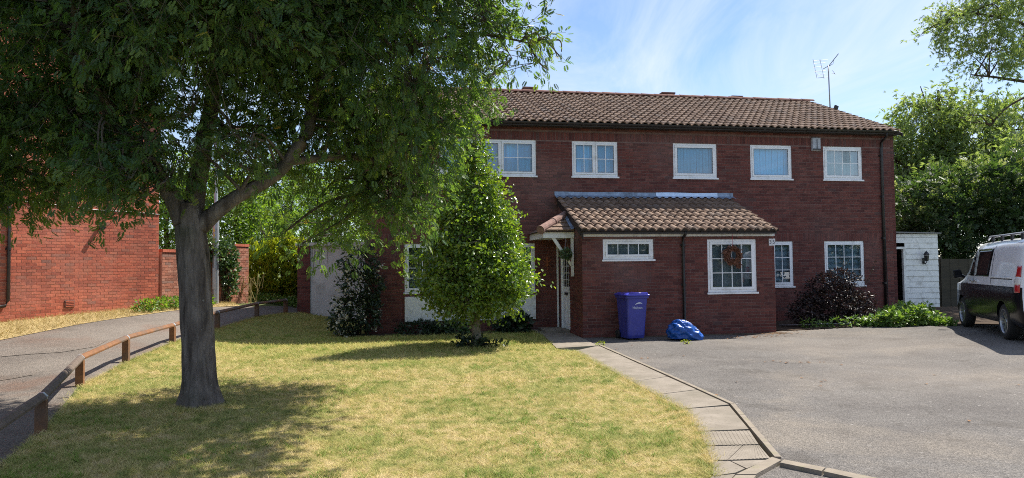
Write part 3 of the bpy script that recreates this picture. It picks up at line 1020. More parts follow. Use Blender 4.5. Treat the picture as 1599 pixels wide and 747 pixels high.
# footpath slabs with real joints, one ribbed
fp = bpy.data.objects.new('footpath', None); COL.objects.link(fp); fp['kind'] = 'structure'
def lerp(a, b, t): return (a[0] + (b[0] - a[0]) * t, a[1] + (b[1] - a[1]) * t)
def slab(q, name='paving_slab', top=.016, gap=.007, mat='slab', parent=fp, ribs=0, tilt=0.0):
    c = (sum(p[0] for p in q) / len(q), sum(p[1] for p in q) / len(q))
    def inset(p):
        d = Vector((c[0] - p[0], c[1] - p[1])); d.normalize(); return (p[0] + d.x * gap * 1.3, p[1] + d.y * gap * 1.3)
    qq = [inset(p) for p in q]
    b = MB()
    z = [float(ground(*p)) + top + random.uniform(-tilt, tilt) for p in qq]
    n = len(qq)
    b.add([(p[0], p[1], zz - .06) for p, zz in zip(qq, z)] + [(p[0], p[1], zz) for p, zz in zip(qq, z)],
          [tuple(range(n, 2 * n))] + [(i, (i + 1) % n, n + (i + 1) % n, n + i) for i in range(n)])
    if ribs:
        for k in range(ribs):
            t0, t1 = (k + .25) / ribs, (k + .75) / ribs
            a0, a1 = lerp(qq[0], qq[1], t0), lerp(qq[0], qq[1], t1)
            b0, b1 = lerp(qq[3], qq[2], t0), lerp(qq[3], qq[2], t1)
            zz = max(z)
            vs = [(*a0, zz - .004), (*a1, zz - .004), (*b1, zz - .004), (*b0, zz - .004), (*a0, zz + .0022), (*a1, zz + .0022), (*b1, zz + .0022), (*b0, zz + .0022)]
            b.add(vs, [(4, 5, 6, 7), (0, 1, 5, 4), (1, 2, 6, 5), (2, 3, 7, 6), (3, 0, 4, 7)])
    return b.build(name, mat, parent)
S = lambda *p: [xy(*q) for q in p]
w0, w1 = tuple(hw(4.25, -.02)[:2]), tuple(hw(5.05, -.02)[:2])
m0, m1 = tuple(hw(4.28, -1.5)[:2]), tuple(hw(5.05, -1.5)[:2])
slab([w0, w1, m1, m0], tilt=.002)
slab([m0, m1] + S((934, 541), (869, 545)), tilt=.002)
def edge_pt(side, t):
    return lerp(side[0], side[1], t)
LA, RA = (PL[2], PL[3]), (PR[0], PR[2])
LA0 = PL[1]
ts = [0, .22, .44, .66, .84, 1.0]
for a, b_ in zip(ts[:-1], ts[1:]):
    slab([lerp(LA[0], LA[1], a), lerp(RA[0], RA[1], a), lerp(RA[0], RA[1], b_), lerp(LA[0], LA[1], b_)], tilt=.002)
slab(S((1066, 641), (1139, 636), (1170, 673), (1091, 676)), tilt=.002)
slab(S((1091, 677), (1171, 675), (1186, 697), (1101, 699)), ribs=13)
slab(S((1101, 700), (1160, 698.5), (1136, 722), (1111, 722)), ribs=9)
slab(S((1160, 698.5), (1186, 698), (1204, 719), (1136, 722)), ribs=11)
slab(S((1111, 723), (1140, 723), (1165, 735), (1149, 742), (1113, 747)))
slab(S((1140, 723), (1200, 721), (1166, 735)))
slab([xy(1113, 747), xy(1149, 743), (1.3, 4.9), (1.05, 4.9)])
def kerb_line(pts, n, wdt, mat='kerb', top=.03, name='kerb_stone'):
    """kerb stones along a line, on its right hand side"""
    for (a, b_), k in zip(zip(pts[:-1], pts[1:]), n):
        d = Vector((b_[0] - a[0], b_[1] - a[1])); d.normalize(); r = Vector((-d.y, d.x)) * wdt
        for i in range(k):
            p, q = lerp(a, b_, i / k), lerp(a, b_, (i + 1) / k)
            slab([p, q, (q[0] + r.x, q[1] + r.y), (p[0] + r.x, p[1] + r.y)], name, top, .004, mat, kerb)
kerb = bpy.data.objects.new('kerb', None); COL.objects.link(kerb); kerb['kind'] = 'structure'
kerb_line(PR, [5, 3, 2, 2], .055)
kq = [xy(1150, 747), xy(1213, 718)]
slab(S((1149, 747), (1206, 719), (1221, 724), (1180, 747)), 'kerb_stone', .03, .004, 'kerb', kerb)
slab(S((1224, 723), (1290, 736), (1284, 742), (1217, 728)), 'kerb_stone', .03, .004, 'kerb', kerb)
slab(S((1291, 736), (1380, 755), (1374, 762), (1285, 742)), 'kerb_stone', .03, .004, 'kerb', kerb)
slab(S((1381, 755), (1480, 776), (1474, 783), (1375, 762)), 'kerb_stone', .03, .004, 'kerb', kerb)
slab([xy(1149, 748), xy(1181, 748), (1.5, 4.9), (1.32, 4.9)], 'kerb_stone', .03, .004, 'kerb', kerb)

# ---- grass blades
def in_poly(P, poly):
    x, y = P[:, 0], P[:, 1]; inside = np.zeros(len(P), bool)
    for (x0, y0), (x1, y1) in zip(poly, poly[1:] + poly[:1]):
        c = ((y0 > y) != (y1 > y)) & (x < (x1 - x0) * (y - y0) / (y1 - y0 + 1e-12) + x0)
        inside ^= c
    return inside
def blades(P, h, w, lean, rng, dz=0.0):
    n = len(P)
    a = rng.random(n) * 2 * math.pi; b_ = rng.random(n) * 2 * math.pi
    hh = h * (.5 + rng.random(n)); ww = w * (.6 + .8 * rng.random(n)); ll = lean * hh * (.4 + 1.2 * rng.random(n))
    z = ground(P[:, 0], P[:, 1]) + dz
    base = np.column_stack([P, z])
    side = np.column_stack([np.cos(a), np.sin(a), np.zeros(n)]) * ww[:, None] * .5
    tip = base + np.column_stack([np.cos(b_) * ll, np.sin(b_) * ll, hh])
    V = np.stack([base - side, base + side, tip], 1).reshape(-1, 3)
    return V, np.arange(3 * n).reshape(-1, 3)
rng = np.random.default_rng(3)
Ps, hs, ws = [], [], []
for y0, y1, dens, h, w in ((4.6, 7.0, 5200, .028, .004), (7.0, 10, 3200, .030, .005), (10, 14, 1600, .034, .0075), (14, 24, 700, .040, .012)):
    x0, x1 = -7.8, 2.9
    n = int((x1 - x0) * (y1 - y0) * dens)
    P = np.column_stack([rng.uniform(x0, x1, n), rng.uniform(y0, y1, n)])
    k = in_poly(P, lawn_poly) & ~in_poly(P, bed_l) & (np.abs(P[:, 0]) < .78 * P[:, 1] + .5)
    P = P[k]
    # tufts: longer grass where noise is high
    tuft = np.sin(P[:, 0] * 2.3 + 1.3 * np.sin(P[:, 1] * 1.7)) * np.sin(P[:, 1] * 2.9 + np.sin(P[:, 0] * 2.1))
    Ps.append(P); hs.append(h * (1 + .45 * np.clip(tuft, 0, 1))); ws.append(np.full(len(P), w))
# overgrown fringe along the footpath, fence and tree foot
def along(a, b_, n, sd):
    t = rng.random(n); return np.column_stack([a[0] + (b_[0] - a[0]) * t, a[1] + (b_[1] - a[1]) * t]) + rng.normal(size=(n, 2)) * sd
fr = [along(PL[2], PL[3], 5000, .045), along(PL[3], PL[4], 1800, .04), along(PL[4], PL[5], 2600, .04)]
fr += [along(FENCE[i], FENCE[i + 1], 1500, .05) + np.array([.08, 0]) for i in range(len(FENCE) - 1)]
ang = rng.random(1500) * 2 * math.pi; rad = .27 + np.abs(rng.normal(size=1500)) * .1
fr.append(np.column_stack([-3.83 + rad * np.cos(ang), 8.85 + rad * np.sin(ang)]))
fr = np.vstack(fr)
Ps.append(fr); hs.append(np.full(len(fr), .040)); ws.append(np.full(len(fr), .0055))
# green tufts that stayed alive in the drought, in loose groups
cen = np.column_stack([rng.uniform(-6.5, 2.4, 230), 4.8 + 14 * rng.random(230) ** 1.4])
tuf = np.repeat(cen, 9, 0) + rng.normal(size=(230 * 9, 2)) * .17
tuf = tuf[in_poly(tuf, lawn_poly)]
tb = np.repeat(tuf, 22, 0) + rng.normal(size=(len(tuf) * 22, 2)) * .028
n_plain = sum(len(p) for p in Ps)
Ps.append(tb); hs.append(np.full(len(tb), .046)); ws.append(np.full(len(tb), .006))
P = np.vstack(Ps)
V, Fb = blades(P, np.concatenate(hs), np.concatenate(ws), 1.5, rng)
gr_ = rng.random(len(Fb)); gr_[n_plain:] += .9
me = mesh_np('grass', V, Fb, gr_)
struct(link('grass', me, 'blade'), 'stuff', 'short dry yellow-green grass covering the lawn around the trees', 'grass')
# straw along the neighbour's wall
n = 26000
P = np.column_stack([rng.uniform(-13, -8, n), rng.uniform(10, 23, n)])
P = P[in_poly(P, verge)]
V, Fb = blades(P, .075, .012, 1.3, rng)
me = mesh_np('dry_grass', V, Fb, rng.random(len(Fb)))
struct(link('dry_grass', me, 'straw'), 'stuff', 'straw-coloured dry grass strip along the foot of the neighbouring brick wall', 'dry grass')
# fallen leaves on the drive
pl = [xy(px, py) for px, py in [(1150, 528), (1180, 526), (1200, 525), (1215, 522), (1222, 519)]]
P = np.vstack([np.array(p) + rng.normal(size=(16, 2)) * (.30, .12) for p in pl] + [np.array(xy(1240, 566)) + rng.normal(size=(12, 2)) * (.25, .08),
               np.array(xy(1300, 600)) + rng.normal(size=(14, 2)) * (1.5, 1.2), np.array(xy(960, 560)) + rng.normal(size=(10, 2)) * (.8, .8)])
pos = np.column_stack([P, ground(P[:, 0], P[:, 1]) + .006])
me = leaves_mesh('fallen_leaves', pos, frame_from(np.column_stack([rng.normal(size=(len(P), 2)), np.full(len(P), .05)]), rng, .9), np.full(len(P), .07), leaf_simple(.55), rng.random(len(P)))
struct(link('fallen_leaves', me, 'dead_leaf'), 'stuff', 'brown fallen leaves scattered on the driveway asphalt', 'leaves')

# ================================================================== THE HOUSE
house = thing('semi_detached_house', 'dark red brick two-storey house with brown pantiled roof and front extension', 'house', tuple(H0), TH)

def window(s0, s1, z0, z1, d, sashes=(1.0,), grid=(1, 1), curtain='curtain_sky_tint', kind='folds', fw=.055, sw=.05, bars=True, label=None, depth=.12):
    """uPVC window in the wall plane y = d (house space, facing -y)"""
    y0, y1 = d + .018, d + .088
    b = MB()
    b.box(s0, s1, y0, y1, z0, z0 + fw); b.box(s0, s1, y0, y1, z1 - fw, z1)
    b.box(s0, s0 + fw, y0, y1, z0 + fw, z1 - fw); b.box(s1 - fw, s1, y0, y1, z0 + fw, z1 - fw)
    tot = s1 - s0 - 2 * fw; x = s0 + fw
    cuts = []
    for i, fr_ in enumerate(sashes):
        w = tot * fr_; cuts.append((x, x + w)); x += w
        if i < len(sashes) - 1:
            b.box(x - .02, x + .02, y0 + .003, y1 - .003, z0 + fw, z1 - fw)
    win = b.build('window', 'upvc', house, bevel=.004)
    if label: win['label'] = label
    for (a, c) in cuts:
        a2, c2 = a + (.022 if a > s0 + fw + .01 else .002), c - (.022 if c < s1 - fw - .01 else .002)
        za, zb = z0 + fw + .002, z1 - fw - .002
        sb = MB(); yy0, yy1 = y0 - .014, y1 - .02
        sb.box(a2, c2, yy0, yy1, za, za + sw); sb.box(a2, c2, yy0, yy1, zb - sw, zb)
        sb.box(a2, a2 + sw, yy0, yy1, za + sw, zb - sw); sb.box(c2 - sw, c2, yy0, yy1, za + sw, zb - sw)
        sb.build('sash', 'upvc', win, bevel=.004)
        # dark gasket line round the glass
        gx0, gx1, gz0, gz1 = a2 + sw, c2 - sw, za + sw, zb - sw
        gb = MB(); g_ = .008
        for q in ((gx0, gx1, gz0, gz0 + g_), (gx0, gx1, gz1 - g_, gz1), (gx0, gx0 + g_, gz0, gz1), (gx1 - g_, gx1, gz0, gz1)):
            gb.box(q[0], q[1], yy0 + .012, yy0 + .03, q[2], q[3])
        gb.build('gasket', 'black_plastic', win)
        nx, nz = grid
        bw = .018 if bars else .004
        if nx * nz > 1:
            gbm = MB()
            for i in range(1, nx):
                xx = gx0 + (gx1 - gx0) * i / nx; gbm.box(xx - bw / 2, xx + bw / 2, yy0 + .010, yy0 + .026, gz0, gz1)
            for j in range(1, nz):
                zz = gz0 + (gz1 - gz0) * j / nz; gbm.box(gx0, gx1, yy0 + .0115, yy0 + .0245, zz - bw / 2, zz + bw / 2)
            gbm.build('glazing_bars', 'upvc', win)
        for i in range(nx):
            for j in range(nz):
                p = MB()
                xa, xb = gx0 + (gx1 - gx0) * i / nx, gx0 + (gx1 - gx0) * (i + 1) / nx
                ya, yb = gz0 + (gz1 - gz0) * j / nz, gz0 + (gz1 - gz0) * (j + 1) / nz
                t = random.uniform(-.0012, .0012)
                p.add([(xa, yy0 + .016 + t, ya), (xb, yy0 + .016 - t, ya), (xb, yy0 + .016 - t, yb), (xa, yy0 + .016 + t, yb)], [(0, 1, 2, 3)])
                p.build('pane', 'glass', win)
    sl = MB(); sl.box(s0 - .03, s1 + .03, d - .035, y0 + .02, z0 - .045, z0 - .002)
    sl.build('sill', 'upvc', win, bevel=.004)
    if curtain:
        cm_ = MB(); yb = d + depth
        if kind == 'folds':
            k = int((s1 - s0) / .016)
            vs = []
            for i in range(k + 1):
                xx = s0 + (s1 - s0) * i / k
                yy = yb + .022 * math.sin(xx * 62 + .8 * math.sin(xx * 9)) + .012 * math.sin(xx * 23)
                vs += [(xx, yy, z0), (xx, yy + .004, z1)]
            cm_.add(vs, [(2 * i, 2 * i + 2, 2 * i + 3, 2 * i + 1) for i in range(k)])
            cm_.build('curtain', curtain, win, smooth=True)
        elif kind == 'vertical':
            k = int((s1 - s0) / .09)
            for i in range(k):
                xx = s0 + (s1 - s0) * i / k
                cm_.box(xx, xx + .085, yb + (.006 if i % 2 else 0), yb + .004 + (.006 if i % 2 else 0), z0, z1)
            cm_.build('blind', curtain, win)
        elif kind == 'venetian':
            k = int((z1 - z0) / .035)
            for i in range(k):
                zz = z0 + .035 * i
                cm_.add([(s0, yb - .012, zz), (s1, yb - .012, zz), (s1, yb + .012, zz + .026), (s0, yb + .012, zz + .026)], [(0, 1, 2, 3)])
            cm_.build('blind', curtain, win)
        elif kind == 'sheet':
            cm_.box(s0, s1, yb, yb + .01, z0, z1)
            cm_.build('curtain', curtain, win)  # plain sheet added so the room behind the glass reads less black
    return win

UPW = [(1.9, 4.48), (5.47, 6.75), (8.35, 9.64), (10.65, 11.92), (12.91, 14.15)]
UZ = (4.09, 5.045)
GZW = (1.05, 2.315)
holes = [(a, b_, UZ[0], UZ[1]) for a, b_ in UPW] + [(1.0, 4.42, 1.04, 2.29), (11.0, 11.89, *GZW), (12.87, 14.13, *GZW)]
ext_hole = (5.2, 9.84, -.1, 2.30)
wall = brick_wall(house, 'wall', (0, 0, 0), (1, 0, 0), (0, -1, 0), 15.18, -.15, 5.42, 'brick_dark', 'mortar', holes=holes, soldiers=((2.325, 2.55), (5.055, 5.28)))
gable = lambda x: 5.42 + (1 - abs(x - 4) / 4) * 1.72
gp = [(0, -.15), (8, -.15), (8, 5.42), (4, 7.14), (0, 5.42)]
brick_wall(house, 'wall', (0, 8, 0), (0, -1, 0), (-1, 0, 0), 8, -.15, 7.1, 'brick_dark', 'mortar', top=gable, poly=gp)
brick_wall(house, 'wall', (15.18, 0, 0), (0, 1, 0), (1, 0, 0), 8, -.15, 7.1, 'brick_dark', 'mortar', top=gable, poly=gp)
b = MB(); b.box(0, 15.18, 7.9, 8.0, -.15, 5.42); b.build('back_wall', 'brick_dark', house)
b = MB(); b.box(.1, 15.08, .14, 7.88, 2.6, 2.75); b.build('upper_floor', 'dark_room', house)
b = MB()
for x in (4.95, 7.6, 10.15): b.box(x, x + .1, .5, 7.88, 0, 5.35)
b.build('partition_walls', 'dark_room', house)

window(*UPW[0], *UZ, 0, (.28, .36, .36), (2, 2), 'curtain_sky_tint')
window(*UPW[1], *UZ, 0, (.5, .5), (2, 2), 'curtain_sky_tint')
window(*UPW[2], *UZ, 0, (1,), (1, 1), 'blind_sky_tint', 'vertical', sw=.065)
window(*UPW[3], *UZ, 0, (1,), (1, 1), 'curtain_sky_tint', 'vertical')
window(*UPW[4], *UZ, 0, (1,), (4, 2), 'net', 'folds', sw=.065)
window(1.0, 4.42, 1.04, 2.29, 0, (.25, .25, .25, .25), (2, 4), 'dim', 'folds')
window(11.0, 11.89, *GZW, 0, (1,), (3, 3), 'blind_grey', 'venetian')
window(12.87, 14.13, *GZW, 0, (1,), (4, 3), 'blind_grey', 'venetian')
b = MB(); b.box(1.0, 4.42, -.06, -.012, .29, .93)
pn = b.build('window_panel', 'paint', house, bevel=.006); pn['label'] = 'white boarded panel under the ground floor window'

# --- extension
EX0, EX1, ED = 5.07, 9.97, -2.3
eh = [(5.58 - EX0, 6.84 - EX0, 1.82, 2.30), (8.21 - EX0, 9.49 - EX0, 1.0, 2.29)]
brick_wall(house, 'extension_wall', (EX0, ED, 0), (1, 0, 0), (0, -1, 0), EX1 - EX0, -.15, 2.36, 'brick_dark', 'mortar', holes=eh,
           pick=lambda q: abs(q[2] - 1.0) + .02 * abs(q[0] - 2) + .001, n_pick=300)
slope_top = lambda x: 2.40 + x * .404
DOOR = (1.16, 2.16)   # distance from the front corner along the side wall
# side wall (towards the door): built as a brick wall facing -x
brick_wall(house, 'extension_wall', (EX0, 0, 0), (0, -1, 0), (-1, 0, 0), 2.29, -.15, 2.02, 'brick_dark', 'mortar', holes=[(2.3 - DOOR[1], 2.3 - DOOR[0], -.2, 2.06)])
brick_wall(house, 'extension_wall', (EX0, 0, 0), (0, -1, 0), (-1, 0, 0), 2.29, 2.02, 3.3, 'brick_dark', 'mortar', top=lambda x: slope_top(2.3 - x) - .0,
           poly=[(0, 2.02), (2.29, 2.02), (2.29, 2.38), (0, 3.30)])
brick_wall(house, 'extension_wall', (EX1, ED + .003, 0), (0, 1, 0), (1, 0, 0), 2.29, -.15, 3.3, 'brick_dark', 'mortar', top=slope_top,
           poly=[(0, -.15), (2.29, -.15), (2.29, 3.30), (0, 2.38)])
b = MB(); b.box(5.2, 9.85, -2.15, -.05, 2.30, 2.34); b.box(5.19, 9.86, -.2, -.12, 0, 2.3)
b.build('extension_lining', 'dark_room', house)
window(5.58, 6.84, 1.82, 2.30, ED, (1,), (4, 1), 'dim', 'sheet', fw=.06, sw=.055)
window(8.21, 9.49, 1.0, 2.29, ED, (1,), (4, 3), 'dim', 'sheet', fw=.065, sw=.06)

# door in the side wall, facing -x
dx0 = EX0 + .045
ya, yb = -2.3 + DOOR[0], -2.3 + DOOR[1]
b = MB()
b.box(dx0 - .03, dx0 + .05, ya, ya + .06, 0, 2.06); b.box(dx0 - .03, dx0 + .05, yb - .06, yb, 0, 2.06); b.box(dx0 - .03, dx0 + .05, ya, yb, 2.0, 2.06)
b.build('door_frame', 'upvc', house, bevel=.004)
b = MB(); b.box(dx0, dx0 + .045, ya + .062, yb - .062, .06, 1.998)
door = b.build('door', 'upvc', house, bevel=.004)
for k in range(2):
    y0_ = ya + .16 + k * .36
    b = MB(); b.box(dx0 - .012, dx0, y0_, y0_ + .28, .2, .75)
    b.box(dx0 - .02, dx0 - .012, y0_ + .04, y0_ + .24, .24, .71); b.build('door_panel', 'upvc', door, bevel=.006)
    b = MB(); b.box(dx0 - .008, dx0, y0_, y0_ + .28, 1.15, 1.85); b.build('pane', 'van_black', door)
    b = MB()
    for q in range(1, 4): b.box(dx0 - .014, dx0 - .008, y0_, y0_ + .28, 1.15 + q * .175 - .008, 1.15 + q * .175 + .008)
    b.box(dx0 - .0135, dx0 - .0085, y0_ + .132, y0_ + .148, 1.15, 1.85)
    b.build('glazing_bars', 'upvc', door)
b = MB(); b.box(dx0 - .03, dx0, ya + .36, ya + .64, .93, 1.0); b.build('letter_box', 'black_plastic', door, bevel=.004)
b = MB(); b.box(dx0 - .05, dx0 - .03, ya + .09, ya + .12, .98, 1.16); b.box(dx0 - .04, dx0, ya + .095, ya + .115, 1.05, 1.09); b.build('handle', 'chrome', door, bevel=.004)
b = MB(); b.box(4.45, 5.06, ya, yb, .0, .075); b.build('doorstep', 'slab', house, bevel=.008)
# slim white post beside the door frame (back edge of the porch) on the main wall
b = MB(); b.box(5.0, 5.045, -.07, -.012, .02, 2.34); b.build('porch_post', 'paint', house, bevel=.004)

# --- canopy over the door: box fascia, hip, tiled front slope, gallows bracket
CX0, CX1, CY0, CY1, CZ = 4.28, 5.06, -1.65, -.01, 2.36
b = MB()
b.box(CX0, CX1, CY0, CY0 + .03, CZ, CZ + .17); b.box(CX0, CX0 + .03, CY0 + .031, CY1, CZ, CZ + .17)
b.box(CX0 + .031, CX1 - .002, CY0 + .031, CY1, CZ + .01, CZ + .03)
b.build('canopy_fascia', 'paint', house, bevel=.004)
apx = (5.06, -.95, 2.93)
b = MB()
e = .05
cA, cB, cC, cD = (CX0 - e, CY0 - e, CZ + .17), (CX1 - .01, CY0 - e, CZ + .17), (CX1 - .01, -.95, 2.93), (CX0 - e, -.02, CZ + .17)
b.add([cA, cB, cC, cD, (CX1 - .01, -.02, 2.93)], [(0, 1, 2), (0, 2, 4, 3)])
b.add([(x, y, z - .03) for x, y, z in (cA, cB, cC, cD, (CX1 - .01, -.02, 2.93))], [(0, 1, 2), (0, 2, 4, 3)])
canopy = b.build('canopy_roof', 'tile', house)
for r in range(4):     # plain tile courses of the little front slope
    t0, t1 = r / 4, (r + 1) / 4
    A_, B_, C_ = Vector(cA), Vector(cB), Vector(cC)
    l0, l1 = A_.lerp(C_, t0), A_.lerp(C_, t1 + .04); r0, r1 = B_.lerp(C_, t0), B_.lerp(C_, t1 + .04)
    k = max(1, int((r0 - l0).length / .19))
    for i in range(k):
        p0, p1 = l0.lerp(r0, i / k), l0.lerp(r0, (i + .97) / k); p3, p2 = l1.lerp(r1, i / k), l1.lerp(r1, (i + .97) / k)
        up = Vector((0, -.02, .034)); up2 = Vector((0, -.004, .010))
        tb = MB(); tb.add([p0 + up, p1 + up, p2 + up2, p3 + up2, p0 + up * .25, p1 + up * .25], [(0, 1, 2, 3), (4, 5, 1, 0)], random.random())
        tb.build('tile', 'tile', canopy)
hp = MB()
h0, h1 = Vector(cA) + Vector((-.03, -.03, .02)), Vector(cC) + Vector((-.03, 0, .05))
hd = (h1 - h0)
for k in range(2):
    a, c = h0 + hd * (k * .5), h0 + hd * (k * .5 + .52)
    hb = MB(); hb.tube([a, a + (c - a) * .06, c], [.115, .105, .098], 14); hb.build('hip_tile', 'hip', canopy, smooth=False, bevel=.006)
b = MB()
vs = []
for i in range(13):
    t = i / 12
    y = cB[1] + (apx[1] - cB[1]) * t; z = cB[2] + (apx[2] - cB[2]) * t
    vs += [(CX1 - .004, y, z + .10), (CX1 - .025, y - .015, z + .06 + .012 * math.sin(i * 2.6)), (CX1 - .09, y - .02, z + .035)]
b.add(vs, [(3 * i + j, 3 * i + 3 + j, 3 * i + 4 + j, 3 * i + 1 + j) for i in range(12) for j in range(2)])
b.build('flashing', 'lead', canopy)
b = MB(); b.box(CX1 - .075, CX1 - .012, CY0 + .01, CY0 + .085, 1.42, CZ - .002); b.build('bracket_post', 'paint', house, bevel=.004)
b = MB(); yv = CY0 + .025
b.prism([(CX0 + .22, yv, CZ - .004), (CX0 + .32, yv, CZ - .004), (CX1 - .08, yv, 1.76), (CX1 - .08, yv, 1.66)], (0, .045, 0)); b.build('bracket_brace', 'paint', house, bevel=.004)

# --- roofs
def deck(name, poly_yz, x0, x1, mat):
    d_ = MB(); d_.prism([(x0, y, z) for y, z in poly_yz], (x1 - x0, 0, 0)); return d_.build(name, mat, house)
roof = deck('roof', [(-.30, 5.46), (4.0, 7.28), (8.35, 5.44), (8.35, 5.36), (4.0, 7.18), (-.30, 5.38)], -.02, 15.2, 'soffit')
exroof = deck('extension_roof', [(-2.50, 2.50), (-.01, 3.505), (-.01, 3.42), (-2.50, 2.415)], 5.03, 9.93, 'soffit')
tile_field(exroof, (4.99, -2.58, 2.505), (1, 0, 0), (0, 2.55, 1.03), 24, 8, .338, 192)
tile_field(roof, (-.04, -.38, 5.475), (1, 0, 0), (0, 4.38, 1.85), 74, 14, .336, 104)
mb_back = MB(); mb_back.add([(-.04, 8.42, 5.44), (15.22, 8.42, 5.44), (15.22, 4.0, 7.33), (-.04, 4.0, 7.33)], [(0, 1, 2, 3)])
mb_back.build('back_tiling', 'tile', roof)
for i in range(34):
    a, c = -.04 + i * .4488, -.04 + i * .4488 + .455
    rt = MB()
    prof = [(4.0 + .15 * math.sin(t), 7.315 + .10 * math.cos(t) + random.uniform(-.004, .004)) for t in np.linspace(-1.5, 1.5, 7)]
    vs = [(a, y, z + .012) for y, z in prof] + [(c, y, z) for y, z in prof] + [(a, y, z - .015) for y, z in prof]
    rt.add(vs, [(j, j + 1, 7 + j + 1, 7 + j) for j in range(6)] + [(14 + j, 14 + j + 1, j + 1, j) for j in range(6)], random.random())
    rt.build('ridge_tile', 'ridge', roof)
for s0_, s1_, zt in ((4.95, 5.40, 7.52), (9.70, 10.14, 7.50), (12.22, 12.6, 7.46)):
    b = MB(); b.box(s0_, s1_, 4.0, 4.34, 7.1, zt - .05); b.box(s0_ - .02, s1_ + .02, 3.98, 4.36, zt - .05, zt)
    b.build('ridge_vent', 'ridge', roof, bevel=.006)
b = MB(); b.prism([(15.19, -.36, 5.42), (15.19, 4.0, 7.27), (15.19, 4.0, 7.17), (15.19, -.36, 5.32)], (.03, 0, 0)); b.build('verge_board', 'soffit', house)
b = MB(); b.box(-.02, 15.2, -.22, -.02, 5.385, 5.40); b.box(-.02, 15.2, -.245, -.22, 5.385, 5.47); b.build('fascia', 'soffit', house)
def gutter(x0, x1, y, z, r, parent=house):
    g_ = MB(); n = 9
    prof = [(y + r * math.cos(a), z + r * math.sin(a)) for a in np.linspace(math.pi, 2 * math.pi, n)]
    prof2 = [(y + (r - .006) * math.cos(a), z + (r - .006) * math.sin(a)) for a in np.linspace(2 * math.pi, math.pi, n)]
    pr = prof + prof2
    g_.prism([(x0, a, c) for a, c in pr], (x1 - x0, 0, 0))
    go = g_.build('gutter', 'gutter', parent)
    k = int((x1 - x0) / .9)
    for i in range(k + 1):
        xx = x0 + .1 + (x1 - x0 - .2) * i / k
        q = MB(); q.tube([(xx, y + (r + .006) * math.cos(a), z + (r + .006) * math.sin(a)) for a in np.linspace(math.pi, 2 * math.pi, 8)], .011, 5)
        q.build('gutter_bracket', 'gutter', go)
    return go
gutter(-.02, 15.1, -.315, 5.47, .06)
gutter(4.98, 9.96, -2.505, 2.53, .058)
b = MB(); b.box(5.075, 9.96, ED - .06, ED - .010, 2.362, 2.475); b.build('extension_fascia', 'paint', house, bevel=.004)
b = MB(); b.prism([(5.035, -2.50, 2.42), (5.035, -.02, 3.43), (5.035, -.02, 3.31), (5.035, -2.50, 2.30)], (.02, 0, 0)); b.build('verge_board', 'soffit', house)
def pipe(pts, r, clips, parent=house, mat='gutter', name='downpipe'):
    p_ = MB(); p_.tube(pts, r, 12); po = p_.build(name, mat, parent, smooth=True)
    for (x, y, z) in clips:
        c_ = MB(); c_.lathe((x, y, z - .03), [(r + .002, 0), (r + .009, 0), (r + .009, .06), (r + .002, .06)], 12)
        c_.box(x - .06, x + .06, y + r * .4, y + r + .012, z - .025, z + .025); c_.build('pipe_clip', mat, po)
    return po
pipe([(7.57, -2.505, 2.475), (7.57, -2.49, 2.40), (7.57, -2.36, 2.33), (7.57, -2.352, 2.2), (7.57, -2.352, .15), (7.57, -2.40, .06)], .034,
     [(7.57, -2.352, 2.15), (7.57, -2.352, 1.2), (7.57, -2.352, .3)])
pipe([(14.74, -.315, 5.42), (14.74, -.30, 5.33), (14.74, -.06, 5.17), (14.74, -.052, 5.0), (14.74, -.052, .3)], .034, [(14.74, -.052, 4.8), (14.74, -.052, 3.6), (14.74, -.052, 2.4), (14.74, -.052, 1.1)])
b = MB(); b.tube([(14.80, -.03, 5.35), (14.80, -.03, 3.0), (14.84, -.03, .4)], .011, 6); b.build('cable', 'black_plastic', house)
# lead flashing over the lean-to, with an apron dressed into the tiles
def flash(x0, x1, mat, thick=.0, roundend=False):
    k = int((x1 - x0) / .02); vs = []
    for i in range(k + 1):
        x = x0 + (x1 - x0) * i / k
        wave = .022 * math.sin(2 * math.pi * (x - 4.99) / .205 - .6)
        vs += [(x, -.012 - thick, 3.665 + .006 * math.sin(x * 4)), (x, -.022 - thick, 3.575), (x, -.08 - thick, 3.545 + thick), (x, -.235 - thick + .3 * wave, 3.50 + wave + thick)]
    f_ = MB(); f_.add(vs, [(4 * i + j, 4 * i + 4 + j, 4 * i + 5 + j, 4 * i + 1 + j) for i in range(k) for j in range(3)])
    f_.build('flashing', mat, exroof, smooth=False)
flash(4.97, 6.4, 'lead'); flash(6.38, 7.95, 'lead', .004); flash(7.82, 9.62, 'lead_new', .012); flash(9.55, 10.09, 'lead')

